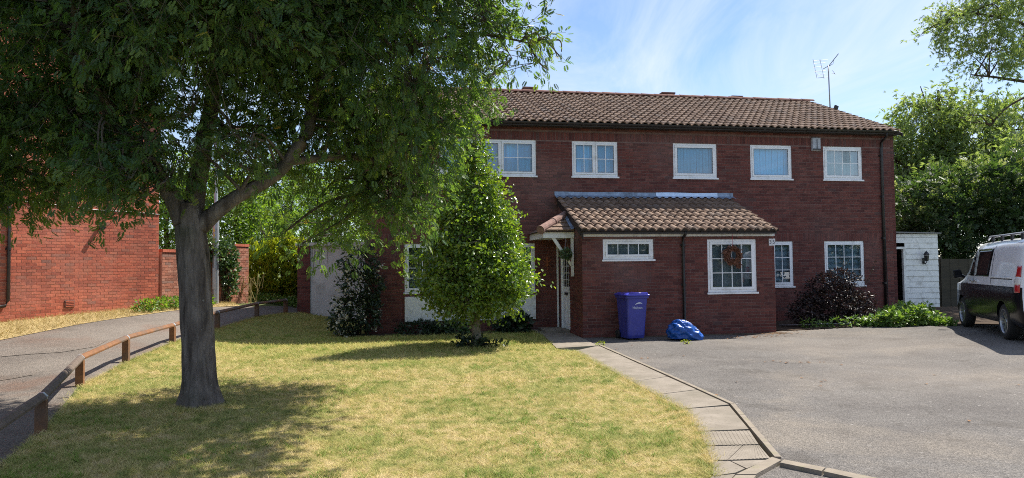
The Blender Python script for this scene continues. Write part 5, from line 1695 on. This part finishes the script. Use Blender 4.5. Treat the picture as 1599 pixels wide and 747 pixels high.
for sd in (1, -1):
    patch('cab_window', [(1.93, 1.20), (2.66, 1.20), (2.14, 1.68), (1.96, 1.74)], 'van_window', side=sd)
    patch('quarter_window', [(2.70, 1.19), (2.88, 1.18), (2.76, 1.25), (2.70, 1.30)], 'van_window', side=sd, n=3)
    patch('side_window', [(.84, 1.20), (1.84, 1.20), (1.86, 1.77), (.76, 1.77)], 'van_window', side=sd)
    # pressed panel, door shuts and slide rail
    for q, m_ in (([(-.62, 1.16), (.72, 1.16), (.72, 1.175), (-.62, 1.175)], 'van_black'), ([(.66, .32), (.675, .32), (.69, 1.83), (.675, 1.83)], 'van_black'),
                  ([(1.885, .32), (1.90, .32), (1.90, 1.83), (1.885, 1.83)], 'van_black')):
        patch('panel_gap', q, m_, .0035, side=sd)
    patch('slide_rail', [(-.5, 1.185), (.66, 1.185), (.66, 1.215), (-.5, 1.215)], 'van_white', .012, side=sd)
    for x0 in (1.70, 1.98):
        b = MB(); y_ = sd * (side_y(x0, 1.09) + .02); b.box(x0 - .085, x0 + .085, y_ - .025, y_ + .02, 1.075, 1.115); b.build('door_handle', 'chrome', van, bevel=.008)
    patch('tail_lamp_upper', [(-.965, 1.22), (-.80, 1.22), (-.84, 1.42), (-.955, 1.42)], 'red_lamp', .012, 5, side=sd)
    patch('tail_lamp_middle', [(-.97, 1.08), (-.80, 1.08), (-.80, 1.215), (-.965, 1.215)], 'clear_lamp', .012, 5, side=sd)
    patch('tail_lamp_lower', [(-.97, .93), (-.80, .93), (-.80, 1.075), (-.97, 1.075)], 'red_lamp', .012, 5, side=sd)
    patch('sill_trim', [(.46, .30), (2.56, .30), (2.56, .37), (.46, .37)], 'black_plastic', .008, side=sd)
    b = MB(); b.add([(2.62, sd * .96, 1.14), (2.62, sd * 1.16, 1.13), (2.62, sd * 1.17, 1.33), (2.62, sd * 1.0, 1.35), (2.74, sd * .97, 1.17), (2.76, sd * 1.14, 1.17), (2.75, sd * 1.14, 1.30), (2.73, sd * 1.0, 1.31)],
                    [(0, 1, 2, 3), (4, 7, 6, 5), (0, 4, 5, 1), (1, 5, 6, 2), (2, 6, 7, 3), (3, 7, 4, 0)]); b.build('wing_mirror', 'van_black', van, bevel=.03)
    b = MB(); b.tube([(2.68, sd * .92, 1.16), (2.68, sd * 1.0, 1.2)], .035, 8); b.build('mirror_arm', 'van_black', van)
    b = MB()
    pr = [(-.7, sd * .70, 1.985), (-.62, sd * .70, 2.035), (1.5, sd * .70, 2.03), (1.62, sd * .70, 1.975)]
    b.tube(pr, .022, 8); b.build('roof_rail', 'chrome', van, smooth=True)
    for x0 in (-.5, .1, .7, 1.3):
        b = MB(); b.box(x0 - .05, x0 + .05, sd * .70 - .02, sd * .70 + .02, 1.92, 2.03); b.build('rail_foot', 'black_plastic', van, bevel=.008)
    for ax in (0, 3.0):
        wl_ = MB(); wl_.lathe((0, 0, 0), [(.235, -.1), (.30, -.105), (.335, -.085), (.345, -.04), (.345, .04), (.335, .085), (.30, .105), (.235, .1), (.235, -.1)], 36, 'y')
        wo_ = wl_.build('wheel', 'tyre', van, smooth=False); wo_.location = (ax, sd * .82, .345)
        rm = MB()
        rm.lathe((0, 0, 0), [(.236, -.09), (.245, sd * .1), (.225, sd * .105), (.215, sd * .08), (.2, -sd * .02)], 36, 'y')
        rm.lathe((0, 0, 0), [(.0, sd * .075), (.045, sd * .075), (.055, sd * .05)], 18, 'y')
        for k in range(10):
            a = 2 * math.pi * (k // 2) / 5 + (.17 if k % 2 else -.17)
            a2 = 2 * math.pi * (k // 2) / 5 + (.24 if k % 2 else -.24)
            p0 = Vector((.04 * math.cos(a), sd * .062, .04 * math.sin(a))); p1 = Vector((.225 * math.cos(a2), sd * .082, .225 * math.sin(a2)))
            tdir = (p1 - p0).normalized(); sdv = tdir.cross(Vector((0, 1, 0))) * .016
            rm.prism([p0 + sdv, p0 - sdv, p1 - sdv * .8, p1 + sdv * .8], (0, -sd * .03, 0))
        rm.build('rim', 'alloy', wo_)
        dk = MB(); dk.lathe((0, 0, 0), [(0, -sd * .01), (.2, -sd * .012)], 24, 'y'); dk.build('brake_disc', 'tyre', wo_)
b = MB(); b.box(-1.06, -.93, -.86, .86, .33, .58); b.build('rear_bumper', 'van_black', van, bevel=.04)
b = MB(); b.add([(-1.0, -.72, 1.2), (-1.0, .72, 1.2), (-.965, .66, 1.72), (-.965, -.66, 1.72)], [(0, 1, 2, 3)]); o = b.build('rear_window', 'van_window', van)
b = MB(); b.add([(2.98, -.80, 1.235), (2.98, .80, 1.235), (2.19, .70, 1.855), (2.19, -.70, 1.855)], [(0, 1, 2, 3)]); b.build('windscreen', 'van_window', van)

# ================================================================== TREES
# the big rowan on the lawn (its crown passes out of the top and left of the picture)
RB = (-3.88, 8.85, 0)
def rel(x, y, z, *r): return (x - RB[0], y - RB[1], z, *r)
trunk = [(0, 0, 0, .215), (-.01, 0, .35, .198), (-.04, .02, 1.0, .190), (-.09, .02, 1.7, .186), (-.13, .02, 2.15, .188), (-.17, .03, 2.5, .14)]
limbs = [
    [(-.18, 0, 2.25, .125), (-.42, -.05, 2.75, .10), (-.75, -.15, 3.25, .085), (-1.3, -.3, 4.0, .075), (-2.1, -.4, 5.2, .045), (-2.6, -.5, 6.3, .02)],
    [(-.06, .02, 2.2, .12), (.35, .1, 2.55, .09), (.80, .2, 2.85, .085), (1.15, .25, 3.3, .08), (1.4, .4, 4.2, .07), (1.9, .6, 5.3, .06), (2.6, .8, 6.3, .02)],
    [(-.14, .05, 2.4, .13), (-.1, .25, 3.2, .11), (.05, .35, 4.2, .09), (.1, .3, 5.6, .06), (.0, .2, 7.0, .02)],
    [(1.0, .22, 3.05, .06), (1.7, .9, 3.2, .045), (2.2, 1.5, 3.1, .03), (2.5, 1.9, 2.7, .012)],
    [(1.45, .45, 4.3, .05), (2.3, .7, 4.6, .04), (3.3, .9, 4.9, .025), (4.2, .9, 4.75, .008)],
    [(-.5, -.08, 2.9, .06), (-1.4, 0, 3.2, .045), (-2.4, .1, 3.5, .03), (-3.1, .2, 3.2, .012)],
    [(-.7, -.1, 3.2, .05), (-.9, -1.0, 3.9, .04), (-.6, -1.7, 4.6, .02)],
]
blobs = [
    rel(-3.8, 8.9, 5.5, 3.2, 2.7, 1.0, 1.1),
    rel(-3.6, 8.0, 4.75, 2.1, 1.6, .95, 1.5),
    rel(-6.0, 8.7, 4.6, 1.7, 2.0, 1.3, 1.3),
    rel(-6.5, 9.2, 3.35, 1.6, 1.5, .80, 1.3),
    rel(-5.0, 8.7, 3.55, .9, .9, .70, 1.5),
    rel(-4.95, 9.0, 2.75, .45, .5, .38, 1.2),
    rel(-4.15, 8.45, 3.25, .75, .55, .62, 1.6),
    rel(-1.6, 9.4, 4.9, 1.55, 1.7, 1.6, 1.3),
    rel(-1.55, 10.0, 3.45, 1.0, 1.2, .75, 1.3),
    rel(-2.0, 10.8, 2.55, .85, .9, .55, 1.0),
    rel(-3.0, 11.0, 2.25, .85, .8, .45, 1.0),
    rel(-2.6, 9.6, 3.6, .8, .9, .6, 1.0),
    rel(.0, 9.6, 4.75, .75, .7, .45, .9),
    rel(.55, 9.7, 4.5, .35, .4, .22, .8),
    rel(-3.5, 9.7, 3.3, .8, .7, .55, 1.2),
    rel(-6.9, 9.4, 2.8, 1.1, 1.0, .45, 1.2),
    rel(-4.75, 8.5, 2.6, .38, .4, .42, 1.4),
    rel(-3.2, 8.3, 3.05, .5, .4, .38, 1.3),
    rel(-1.75, 10.6, 2.75, .7, .7, .75, 1.1),
    rel(-3.5, 9.9, 4.1, 1.0, .8, .7, 1.0),
    rel(-4.5, 8.1, 2.75, .35, .35, .32, 1.3),
    rel(-4.6, 8.2, 2.95, .6, .5, .45, 1.3),
    rel(-2.5, 10.9, 3.1, 1.1, .8, .5, 1.0),
]
rowan = tree('rowan_tree', 'large rowan tree with thick grey trunk standing on the dry lawn', 'tree', RB, trunk, limbs, blobs, 5700, 10, leaf_pinnate(5, .072, .32), .128,
     'leaf_rowan', 'bark', 11, detail=True, droop=.45, twig_len=.5, upness=.6, side_branches=6)
# the top of the same crown, above the picture
rr = np.random.default_rng(12)
up_ = [rel(-3.8, 8.9, 6.7, 3.1, 2.8, 1.5, 1), rel(-1.5, 7.6, 6.1, 1.8, 1.5, .9, 1.2), rel(-3.6, 6.8, 6.1, 2.0, 1.4, .9, 1), rel(-1.6, 8.5, 5.95, 1.9, 1.2, .75, 1.5), rel(.2, 8.6, 5.8, 1.2, 1.0, .5, 1.5), rel(-6, 8.8, 6.3, 1.7, 2.0, 1.0, 1)]
o = link('upper_crown', bush_leaves(rr, up_, 36000, .17, leaf_simple(.55), .45, .7, .6), 'leaf_rowan', rowan); o['kind'] = 'stuff'
b = MB()
for q in up_:
    b.tube(smooth_path([(q[0] * .3, q[1] * .3, 4.6), (q[0] * .7, q[1] * .7, (4.6 + q[2]) / 2 + .1), q[:3]], 4), [.05, .045, .04, .035, .03, .026, .022, .018, .012], 7)
b.build('upper_branches', 'bark', rowan, smooth=True)
# the small dense evergreen
hp_ = on_ground(743, 541)
tree('holly_tree', 'small dense glossy cone-shaped evergreen tree in front of the house', 'tree', (float(hp_[0]), float(hp_[1]), 0),
     [(0, 0, 0, .10), (.01, 0, .4, .085), (.0, 0, 1.0, .08), (.03, 0, 2.2, .07), (0, 0, 3.6, .04), (0, 0, 4.6, .015)],
     [[(0, 0, .9, .03), (.5, .1, 1.2, .02), (1.0, .1, 1.5, .01)], [(0, 0, 1.0, .03), (-.5, -.1, 1.3, .02), (-1.0, 0, 1.5, .01)], [(0, 0, 1.4, .03), (.1, -.5, 1.8, .02), (.1, -.9, 2.2, .01)], [(0, 0, 1.4, .03), (0, .5, 1.8, .02), (.1, .9, 2.2, .01)]],
     [(.05, 0, 1.10, 1.08, 1.05, .48, 1.5), (.05, 0, 1.45, 1.24, 1.2, .55, 1.3), (.03, 0, 1.95, 1.12, 1.1, .6, 1.2), (0, 0, 2.5, .92, .92, .65, 1.2), (-.03, 0, 3.05, .72, .72, .7, 1.2), (-.05, 0, 3.6, .52, .52, .7, 1.3), (-.08, 0, 4.2, .34, .36, .65, 1.5)],
     2900, 12, leaf_holly(), .078, 'leaf_holly', 'bark_pale', 23, droop=.1, twig_len=.3, upness=.55, side_branches=7, rmin=.004, shell=.8, jitter=.36, lumpy=.75)
hbush = thing('ground_ivy', 'dark leafy ivy clump around the foot of the small evergreen', 'ground plant', (float(hp_[0]), float(hp_[1]) - .05, 0))
rr = np.random.default_rng(31)
link('foliage', bush_leaves(rr, [(-.05, -.1, .08, .32, .26, .13, 1), (.3, -.05, .05, .45, .2, .07, .8), (-.25, -.1, .15, .14, .12, .14, 1)], 420, .085, leaf_holly(), .6), 'leaf_dark', hbush)
b = MB()
for k in range(5): b.tube([(0, 0, 0), (random.uniform(-.3, .5), random.uniform(-.2, .1), .08)], .008, 5)
b.build('stems', 'bark_brown', hbush)

def simple_tree(label, x, y, top, rad, seed, leaf='leaf_back', n=560, per=13, size=.16, low=.22, tmpl=None, name='background_tree', group='trees beyond the garden walls', bark_m='bark_brown', droop=.2):
    r_ = np.random.default_rng(seed)
    z0 = float(ground(x, y))
    H = top
    bl = []
    for k in range(7):
        a = r_.random() * 6.28; rr_ = rad * (.25 + .4 * r_.random()); h = H * (low + .12 + (.78 - low) * k / 6)
        bl.append((rr_ * math.cos(a), rr_ * math.sin(a), h, rad * (.50 + .2 * r_.random()), rad * (.5 + .2 * r_.random()), H * (.13 + .05 * r_.random()), 1))
    tr_ = [(0, 0, 0, .05 + H * .018), (.05, .02, H * .3, .04 + H * .013), (-.04, 0, H * .6, .02 + H * .008), (0, 0, H * .85, .015)]
    lb = []
    for k in range(4):
        b_ = bl[k + 1]; lb.append([(0, 0, H * (.25 + .08 * k), .05), (b_[0] * .5, b_[1] * .5, (H * (.25 + .08 * k) + b_[2]) / 2, .035), (b_[0], b_[1], b_[2], .015)])
    return tree(name, label, 'tree', (x, y, z0), tr_, lb, bl, n, per, tmpl or leaf_simple(.55), size, leaf, bark_m, seed, group, droop=droop, twig_len=.55, upness=.5, side_branches=4, shell=.65, jitter=.4)
simple_tree('bright green tree rising behind the neighbouring brick gable corner', -13.4, 27.5, 5.4, 2.1, 41)
simple_tree('broad bright green tree overhanging the ivy-covered end of the garden wall', -10.9, 28.2, 5.0, 2.0, 42)
simple_tree('sunlit yellow-green tree behind the golden conifers', -8.6, 31.5, 5.4, 2.2, 43)
simple_tree('leafy green tree standing behind the flat garage roof', -6.3, 33.5, 6.2, 2.3, 44)
simple_tree('tall green tree behind the left end of the brick house', -11.6, 37.5, 7.0, 2.7, 45)
simple_tree('slender treetop showing just above the ridge of the tiled roof', -1.0, 37, 11.4, 1.7, 46, n=420)

# golden conifers at the end of the path
for k, (px, py, h, r_) in enumerate(((408, 466, 2.05, .55), (438, 465, 2.35, .62), (462, 464, 2.3, .55))):
    p = on_ground(px, py); sc_y = 25.2
    rdir = ray(px, 440); X = rdir[0] / rdir[1] * sc_y
    lab = ('bushy golden conifer next to the end of the brick garden wall', 'tallest golden conifer in the row of three conifers', 'golden conifer next to the dark garage pier')[k]
    cf = thing('golden_conifer', lab, 'conifer', (float(X), sc_y + .1 * k, .52), 0, 'golden conifers along the path')
    rr = np.random.default_rng(60 + k)
    n = 3200
    P_, d, _ = blob_points([(0, 0, h * .5, r_, r_, h * .52, 1)], n, rr, .8)
    me = leaves_mesh('foliage', P_, frame_from(d * .5 + np.array([0, 0, .9]) + rr.normal(size=(n, 3)) * .3, rr, .3), .14 * (.6 + .8 * rr.random(n)), leaf_spray(5, .2, .5), rr.random(n))
    link('foliage', me, 'leaf_gold', cf)
    b = MB(); b.tube([(0, 0, -.1), (.02, 0, h * .7)], [.07, .02], 8); b.build('trunk', 'bark_brown', cf, smooth=True)

# right-hand side: willow overhead, tall grey-green tree, elder hedge
tree('willow_tree', 'tall grey-green willow tree rising behind the end of the house', 'tree', (18.2, 29.5, .38),
     [(0, 0, 0, .3), (.1, 0, 2, .25), (0, .1, 4, .2), (-.2, 0, 6, .13), (-.3, 0, 8.5, .04)],
     [[(0, 0, 3, .1), (-1.2, 0, 4.6, .07), (-2.6, -.2, 6.0, .02)], [(0, 0, 4, .1), (1.2, 0, 5.6, .07), (2.6, -.3, 7.0, .02)], [(-.1, 0, 5, .08), (-.8, -.3, 7, .05), (-1.2, -.3, 8.6, .015)]],
     [(-2.2, 0, 5.2, 1.5, 1.5, 1.6, .9), (-2.9, -.4, 3.6, 1.2, 1.4, 1.3, 1), (-.8, 0, 7.2, 1.5, 1.5, 1.5, .8), (.8, 0, 6.2, 1.8, 1.6, 1.8, .9), (2.8, 0, 6.4, 1.7, 1.6, 1.7, .7), (-.6, -.4, 4.2, 1.9, 1.7, 1.6, 1), (2.2, -.2, 4, 1.9, 1.6, 1.6, 1), (-1.8, -3.2, 4.4, 1.3, 1.0, .9, .8), (.6, -3.4, 5.0, 1.4, 1.0, .9, .8)],
     2100, 9, leaf_spray(5, .16, .8), .26, 'leaf_willow', 'bark_brown', 71, 'trees beside the house', droop=.45, twig_len=.7, upness=.4, side_branches=5, rmin=.008, shell=.5, jitter=.35)
tree('overhanging_willow', 'airy willow boughs reaching in above the van from a trunk beside the fence', 'tree', (20.5, 23.6, .38),
     [(0, 0, 0, .32), (0, 0, 2.5, .27), (-.1, 0, 5, .22), (-.2, .1, 7.5, .15), (-.2, 0, 10.5, .04)],
     [[(-.1, 0, 5.5, .10), (-1.7, -.1, 6.9, .075), (-3.6, -.2, 7.3, .05), (-5.2, -.3, 7.5, .02)], [(-.15, 0, 6.5, .1), (-1.6, 0, 8.2, .07), (-3.4, -.2, 9.2, .05), (-5.4, -.3, 9.6, .015)],
      [(-2.6, -.1, 7.1, .05), (-3.9, -.2, 6.5, .03), (-4.6, -.2, 5.8, .012)], [(-.2, 0, 8.5, .08), (-1.6, 0, 10.4, .05), (-3.6, 0, 11.2, .02)]],
     [(-5.2, -.2, 9.2, 1.4, 1.2, .95, 1), (-4.6, -.2, 8.0, 1.3, 1.2, .55, .9), (-3.6, 0, 10.4, 1.7, 1.4, 1.0, .9), (-2.4, 0, 8.8, 1.5, 1.3, .9, .7), (-6.4, -.3, 8.9, .6, .7, .6, .7), (-1.8, 0, 5.2, 1.0, 1.0, .8, .8), (-5.0, -.2, 6.2, .8, .8, .6, .6)],
     620, 9, leaf_spray(5, .14, .8), .18, 'leaf_willow', 'bark_brown', 72, 'trees beside the house', droop=.35, twig_len=.5, upness=.4, side_branches=5, rmin=.006, shell=.35, jitter=.3)
for k, (x, y, h, w, lab) in enumerate(((14.6, 24.8, 4.9, 1.35, 'dark elder bush filling the gap behind the white shed'), (17.0, 24.4, 5.6, 1.4, 'tall dark elder bush with pale leaf undersides behind the board fence'),
                                       (19.3, 23.2, 4.7, 1.3, 'dark elder bush standing behind the roof of the van'))):
    el = thing('elder_bush', lab, 'bush', (x, y, .37), 0, 'elder bushes behind the shed and fence')
    rr = np.random.default_rng(80 + k)
    bl = [(0, 0, h * .30, w, 1.2, h * .30, 1), (-.5, 0, h * .62, w * .75, 1.0, h * .24, 1), (.5, .1, h * .75, w * .7, .9, h * .22, 1), (0, -.5, h * .5, w * .8, .8, h * .25, 1)]
    me = bush_leaves(rr, bl, 3600, .25, leaf_pinnate(3, .12, .42), .7, .6, .7); link('foliage', me, 'leaf_elder', el)
    b = MB()
    for q in range(7):
        a = rr.random() * 6.28; b.tube([(.2 * math.cos(a), .2 * math.sin(a), -.1), (.5 * math.cos(a), .4 * math.sin(a), h * .4), (1.0 * math.cos(a), .6 * math.sin(a), h * .75)], [.06, .04, .012], 7)
    b.build('stems', 'bark_brown', el, smooth=True)

# ================================================================== SHRUBS AND PLANTS
def shrub(name, label, cat, loc, blobs_, n, size, tmpl, leaf, seed, group=None, rotz=0, flowers=0, stems=5, shell=.65, upness=.5):
    s_ = thing(name, label, cat, loc, rotz, group)
    r_ = np.random.default_rng(seed)
    link('foliage', bush_leaves(r_, blobs_, n, size, tmpl, shell, upness), leaf, s_)
    hmax = max(q[2] for q in blobs_)
    b = MB()
    for q in range(stems):
        t_ = blobs_[q % len(blobs_)]
        b.tube([(t_[0] * .4 + r_.normal() * .04, t_[1] * .4, -.06), (t_[0] * .8, t_[1] * .8, t_[2] * .5), (t_[0] + r_.normal() * .05, t_[1], t_[2])], [.02, .014, .006], 6)
    b.build('stems', 'bark_brown', s_)
    if flowers:
        P_, d, _ = blob_points(blobs_, flowers, r_, 1.0)
        k_ = d[:, 1] < .3
        P_, d = P_[k_], d[k_]
        V_, D_ = [], []
        for p, dd in zip(P_, d):
            m_ = 9
            V_.append(p + dd * .05 + r_.normal(size=(m_, 3)) * .045); D_.append(np.repeat(dd[None], m_, 0) + r_.normal(size=(m_, 3)) * .7)
        V_, D_ = np.vstack(V_), np.vstack(D_)
        link('flowers', leaves_mesh('flowers', V_, frame_from(D_, r_, .2), .05 + .03 * r_.random(len(V_)), leaf_simple(.8), r_.random(len(V_))), 'petal', s_)['kind'] = 'stuff'
    return s_
shrub('flowering_shrub', 'tall dark shrub with creamy white flower heads at the corner of the house', 'shrub', tuple(hw(-.15, -.35, 0)),
      [(0, 0, .55, .62, .35, .55, 1), (.1, .05, 1.2, .55, .35, .55, 1), (.05, .05, 1.8, .48, .3, .45, 1), (-.3, -.1, .35, .4, .35, .35, 1)], 3000, .11, leaf_simple(.5), 'leaf_dark', 91, flowers=95)
shrub('low_shrub', 'low dark leafy plants under the white window panel', 'plant', tuple(hw(1.35, -.4, 0)), [(0, 0, .14, .55, .25, .18, 1), (.5, 0, .12, .4, .2, .14, 1)], 700, .10, leaf_simple(.5), 'leaf_dark', 92)
shrub('silver_plant', 'silvery grey-leaved plant in the bed behind the small evergreen', 'plant', tuple(hw(2.25, -.42, 0)), [(0, 0, .15, .32, .25, .18, 1)], 420, .13, leaf_simple(.45), 'leaf_ivy', 93)
shrub('broad_leaf_plant', 'broad-leaved green plant at the corner of the footpath slabs', 'plant', tuple(hw(3.75, -.45, 0)), [(0, 0, .18, .42, .3, .22, 1)], 380, .17, leaf_simple(.6), 'leaf_dark', 94)
shrub('berberis_bush', 'large dark purple-brown bush below the ground floor windows', 'bush', (8.35, 18.45, .08),
      [(0, 0, .55, .85, .7, .5, 1), (-.15, 0, .95, .55, .5, .42, 1), (.15, .05, 1.2, .42, .4, .28, 1), (-.75, 0, .35, .5, .5, .33, 1), (.5, 0, .40, .45, .5, .4, 1)], 7500, .075, leaf_simple(.55), 'leaf_purple', 95, stems=8)
b = MB()
rr = np.random.default_rng(97)
sh = thing('berberis_shoot', 'bare dark shoots rising before the window beside the purple bush', 'shoots', (8.9, 18.35, .1))
pts_ = []
for k in range(9):
    a = rr.normal() * .35; L = .9 + .6 * rr.random(); p0 = Vector((rr.normal() * .12, 0, .3)); p1 = p0 + Vector((a * L, rr.normal() * .1, L))
    b.tube([p0, (p0 + p1) / 2 + Vector((0, 0, .04)), p1], [.007, .005, .003], 5)
    for q in range(7): pts_.append(np.array(p0.lerp(p1, .35 + .65 * rr.random())))
b.build('stems', 'bark_brown', sh)
pts_ = np.array(pts_)
link('foliage', leaves_mesh('foliage', pts_, rand_rot(len(pts_), rr), np.full(len(pts_), .07), leaf_simple(.5), rr.random(len(pts_))), 'leaf_purple', sh)

# bright weeds at the edge of the drive
wspots = [(1350, 508, .22, .18, 'low'), (1372, 509, .35, .34, 'low'), (1400, 509, .40, .42, 'tall'), (1424, 508, .38, .55, 'tall'), (1447, 507, .36, .34, 'low'), (1470, 508, .36, .20, 'low'), (1386, 500, .42, .40, 'tall'), (1412, 497, .45, .48, 'tall'), (1436, 496, .40, .42, 'low')]
for k, (px, py, w, h, kd) in enumerate(wspots):
    w *= .85; h *= .72
    p = on_ground(px, py)
    shrub('weed_clump', 'bright green leafy weeds in the sunlit clump at the driveway edge', 'weeds', (float(p[0]), float(p[1]), float(p[2])),
          [(0, 0, h * .45, w, w * .8, h * .5, 1), (rr.normal() * .1, 0, h * .8, w * .5, w * .5, h * .4, .8)], 420, .095 if kd == 'low' else .12, leaf_simple(.6), 'leaf_weed', 100 + k, 'weeds at the driveway edge', stems=4, upness=.75)
for k, (px, py, h) in enumerate(((1262, 512, .18), (1306, 511, .20), (1332, 510, .22), (1284, 511, .12))):
    p = on_ground(px, py)
    shrub('small_weed', 'small separate green weed growing along the thin metal edging', 'weeds', (float(p[0]), float(p[1]), float(p[2])),
          [(0, 0, h * .5, .14, .12, h * .6, 1)], 70, .11, leaf_simple(.4), 'leaf_weed', 130 + k, 'small weeds by the edging', stems=3, upness=.7)
for k, (px, py) in enumerate(((245, 484), (262, 482), (280, 481), (298, 480), (318, 479), (228, 487), (252, 477), (290, 475), (306, 474))):
    p = on_ground(px, py)
    shrub('wall_weed', 'green weeds growing at the foot of the garden wall', 'weeds', (float(p[0]), float(p[1]), float(p[2])),
          [(0, 0, .14, .30, .22, .17, 1)], 260, .09, leaf_simple(.55), 'leaf_back', 150 + k, 'weeds along the garden wall', stems=3)
for k, (px, py) in enumerate(((405, 468), (425, 467), (447, 466), (465, 465))):
    p = on_ground(px, py)
    y_ = min(float(p[1]), 24.6); x_ = ray(px, py)[0] / ray(px, py)[1] * y_
    shrub('ground_cover', 'low bright ground cover at the foot of the golden conifers', 'plants', (x_, y_, float(ground(x_, y_))),
          [(0, 0, .08, .5, .3, .14, 1)], 300, .10, leaf_simple(.6), 'leaf_weed', 170 + k, 'ground cover below the conifers', stems=2)
# dry bramble stems spilling from the wall end
br = thing('dry_brambles', 'tangle of pale dead stems at the end of the garden wall', 'dead stems', (g1.x + .05, g1.y - .35, .55))
b = MB()
for k in range(16):
    p0 = Vector((rr.normal() * .25, rr.normal() * .12, 0)); top_ = p0 + Vector((rr.normal() * .3, rr.normal() * .1, .5 + .5 * rr.random())); e_ = top_ + Vector((rr.normal() * .4, -.1, -.3 - .3 * rr.random()))
    b.tube(smooth_path([p0, top_, e_], 5), .009, 5)
b.build('stems', 'straw', br)
# thin metal edging of the planting bed
b = MB(); e0, e1 = on_ground(1217, 512), on_ground(1330, 508.5)
b.tube([tuple(e0 + np.array([0, .03, .06])), tuple(e1 + np.array([0, .03, .05]))], .018, 8)
tag(b.build('bed_edging', 'galv', None, smooth=True), 'thin grey metal rail edging the bed beside the extension', 'edging')
# weeds in the path joints and at the bag
for k, (px, py) in enumerate(((938, 541), (1072, 537))):
    p = on_ground(px, py)
    shrub('crack_weed', ('tiny yellow-green weed at the joint of the footpath edging', 'tiny yellow-green weed on the asphalt by the blue sack')[k], 'weed', (float(p[0]), float(p[1]), float(p[2])),
          [(0, 0, .04, .09, .06, .05, 1)], 50, .05, leaf_simple(.4), 'leaf_gold', 190 + k, stems=2)

# unseen hedge added behind the camera to darken reflections in the lower windows
hg = thing('reflection_hedge', 'added unseen dark hedge behind the camera, darkening the lower window reflections', 'hedge', (3, -16, 0))
rr = np.random.default_rng(210)
n = 14000
P_ = np.column_stack([rr.uniform(-22, 60, n), rr.uniform(-.7, .7, n), 3.4 * np.sqrt(rr.random(n)) + rr.normal(size=n) * .12])
link('foliage', leaves_mesh('foliage', P_, rand_rot(n, rr), .35 + .2 * rr.random(n), leaf_simple(.6), rr.random(n)), 'leaf_dark', hg)
b = MB(); b.box(-22, 60, -.3, .3, 0, 3.0); b.build('core', 'leaf_purple', hg)
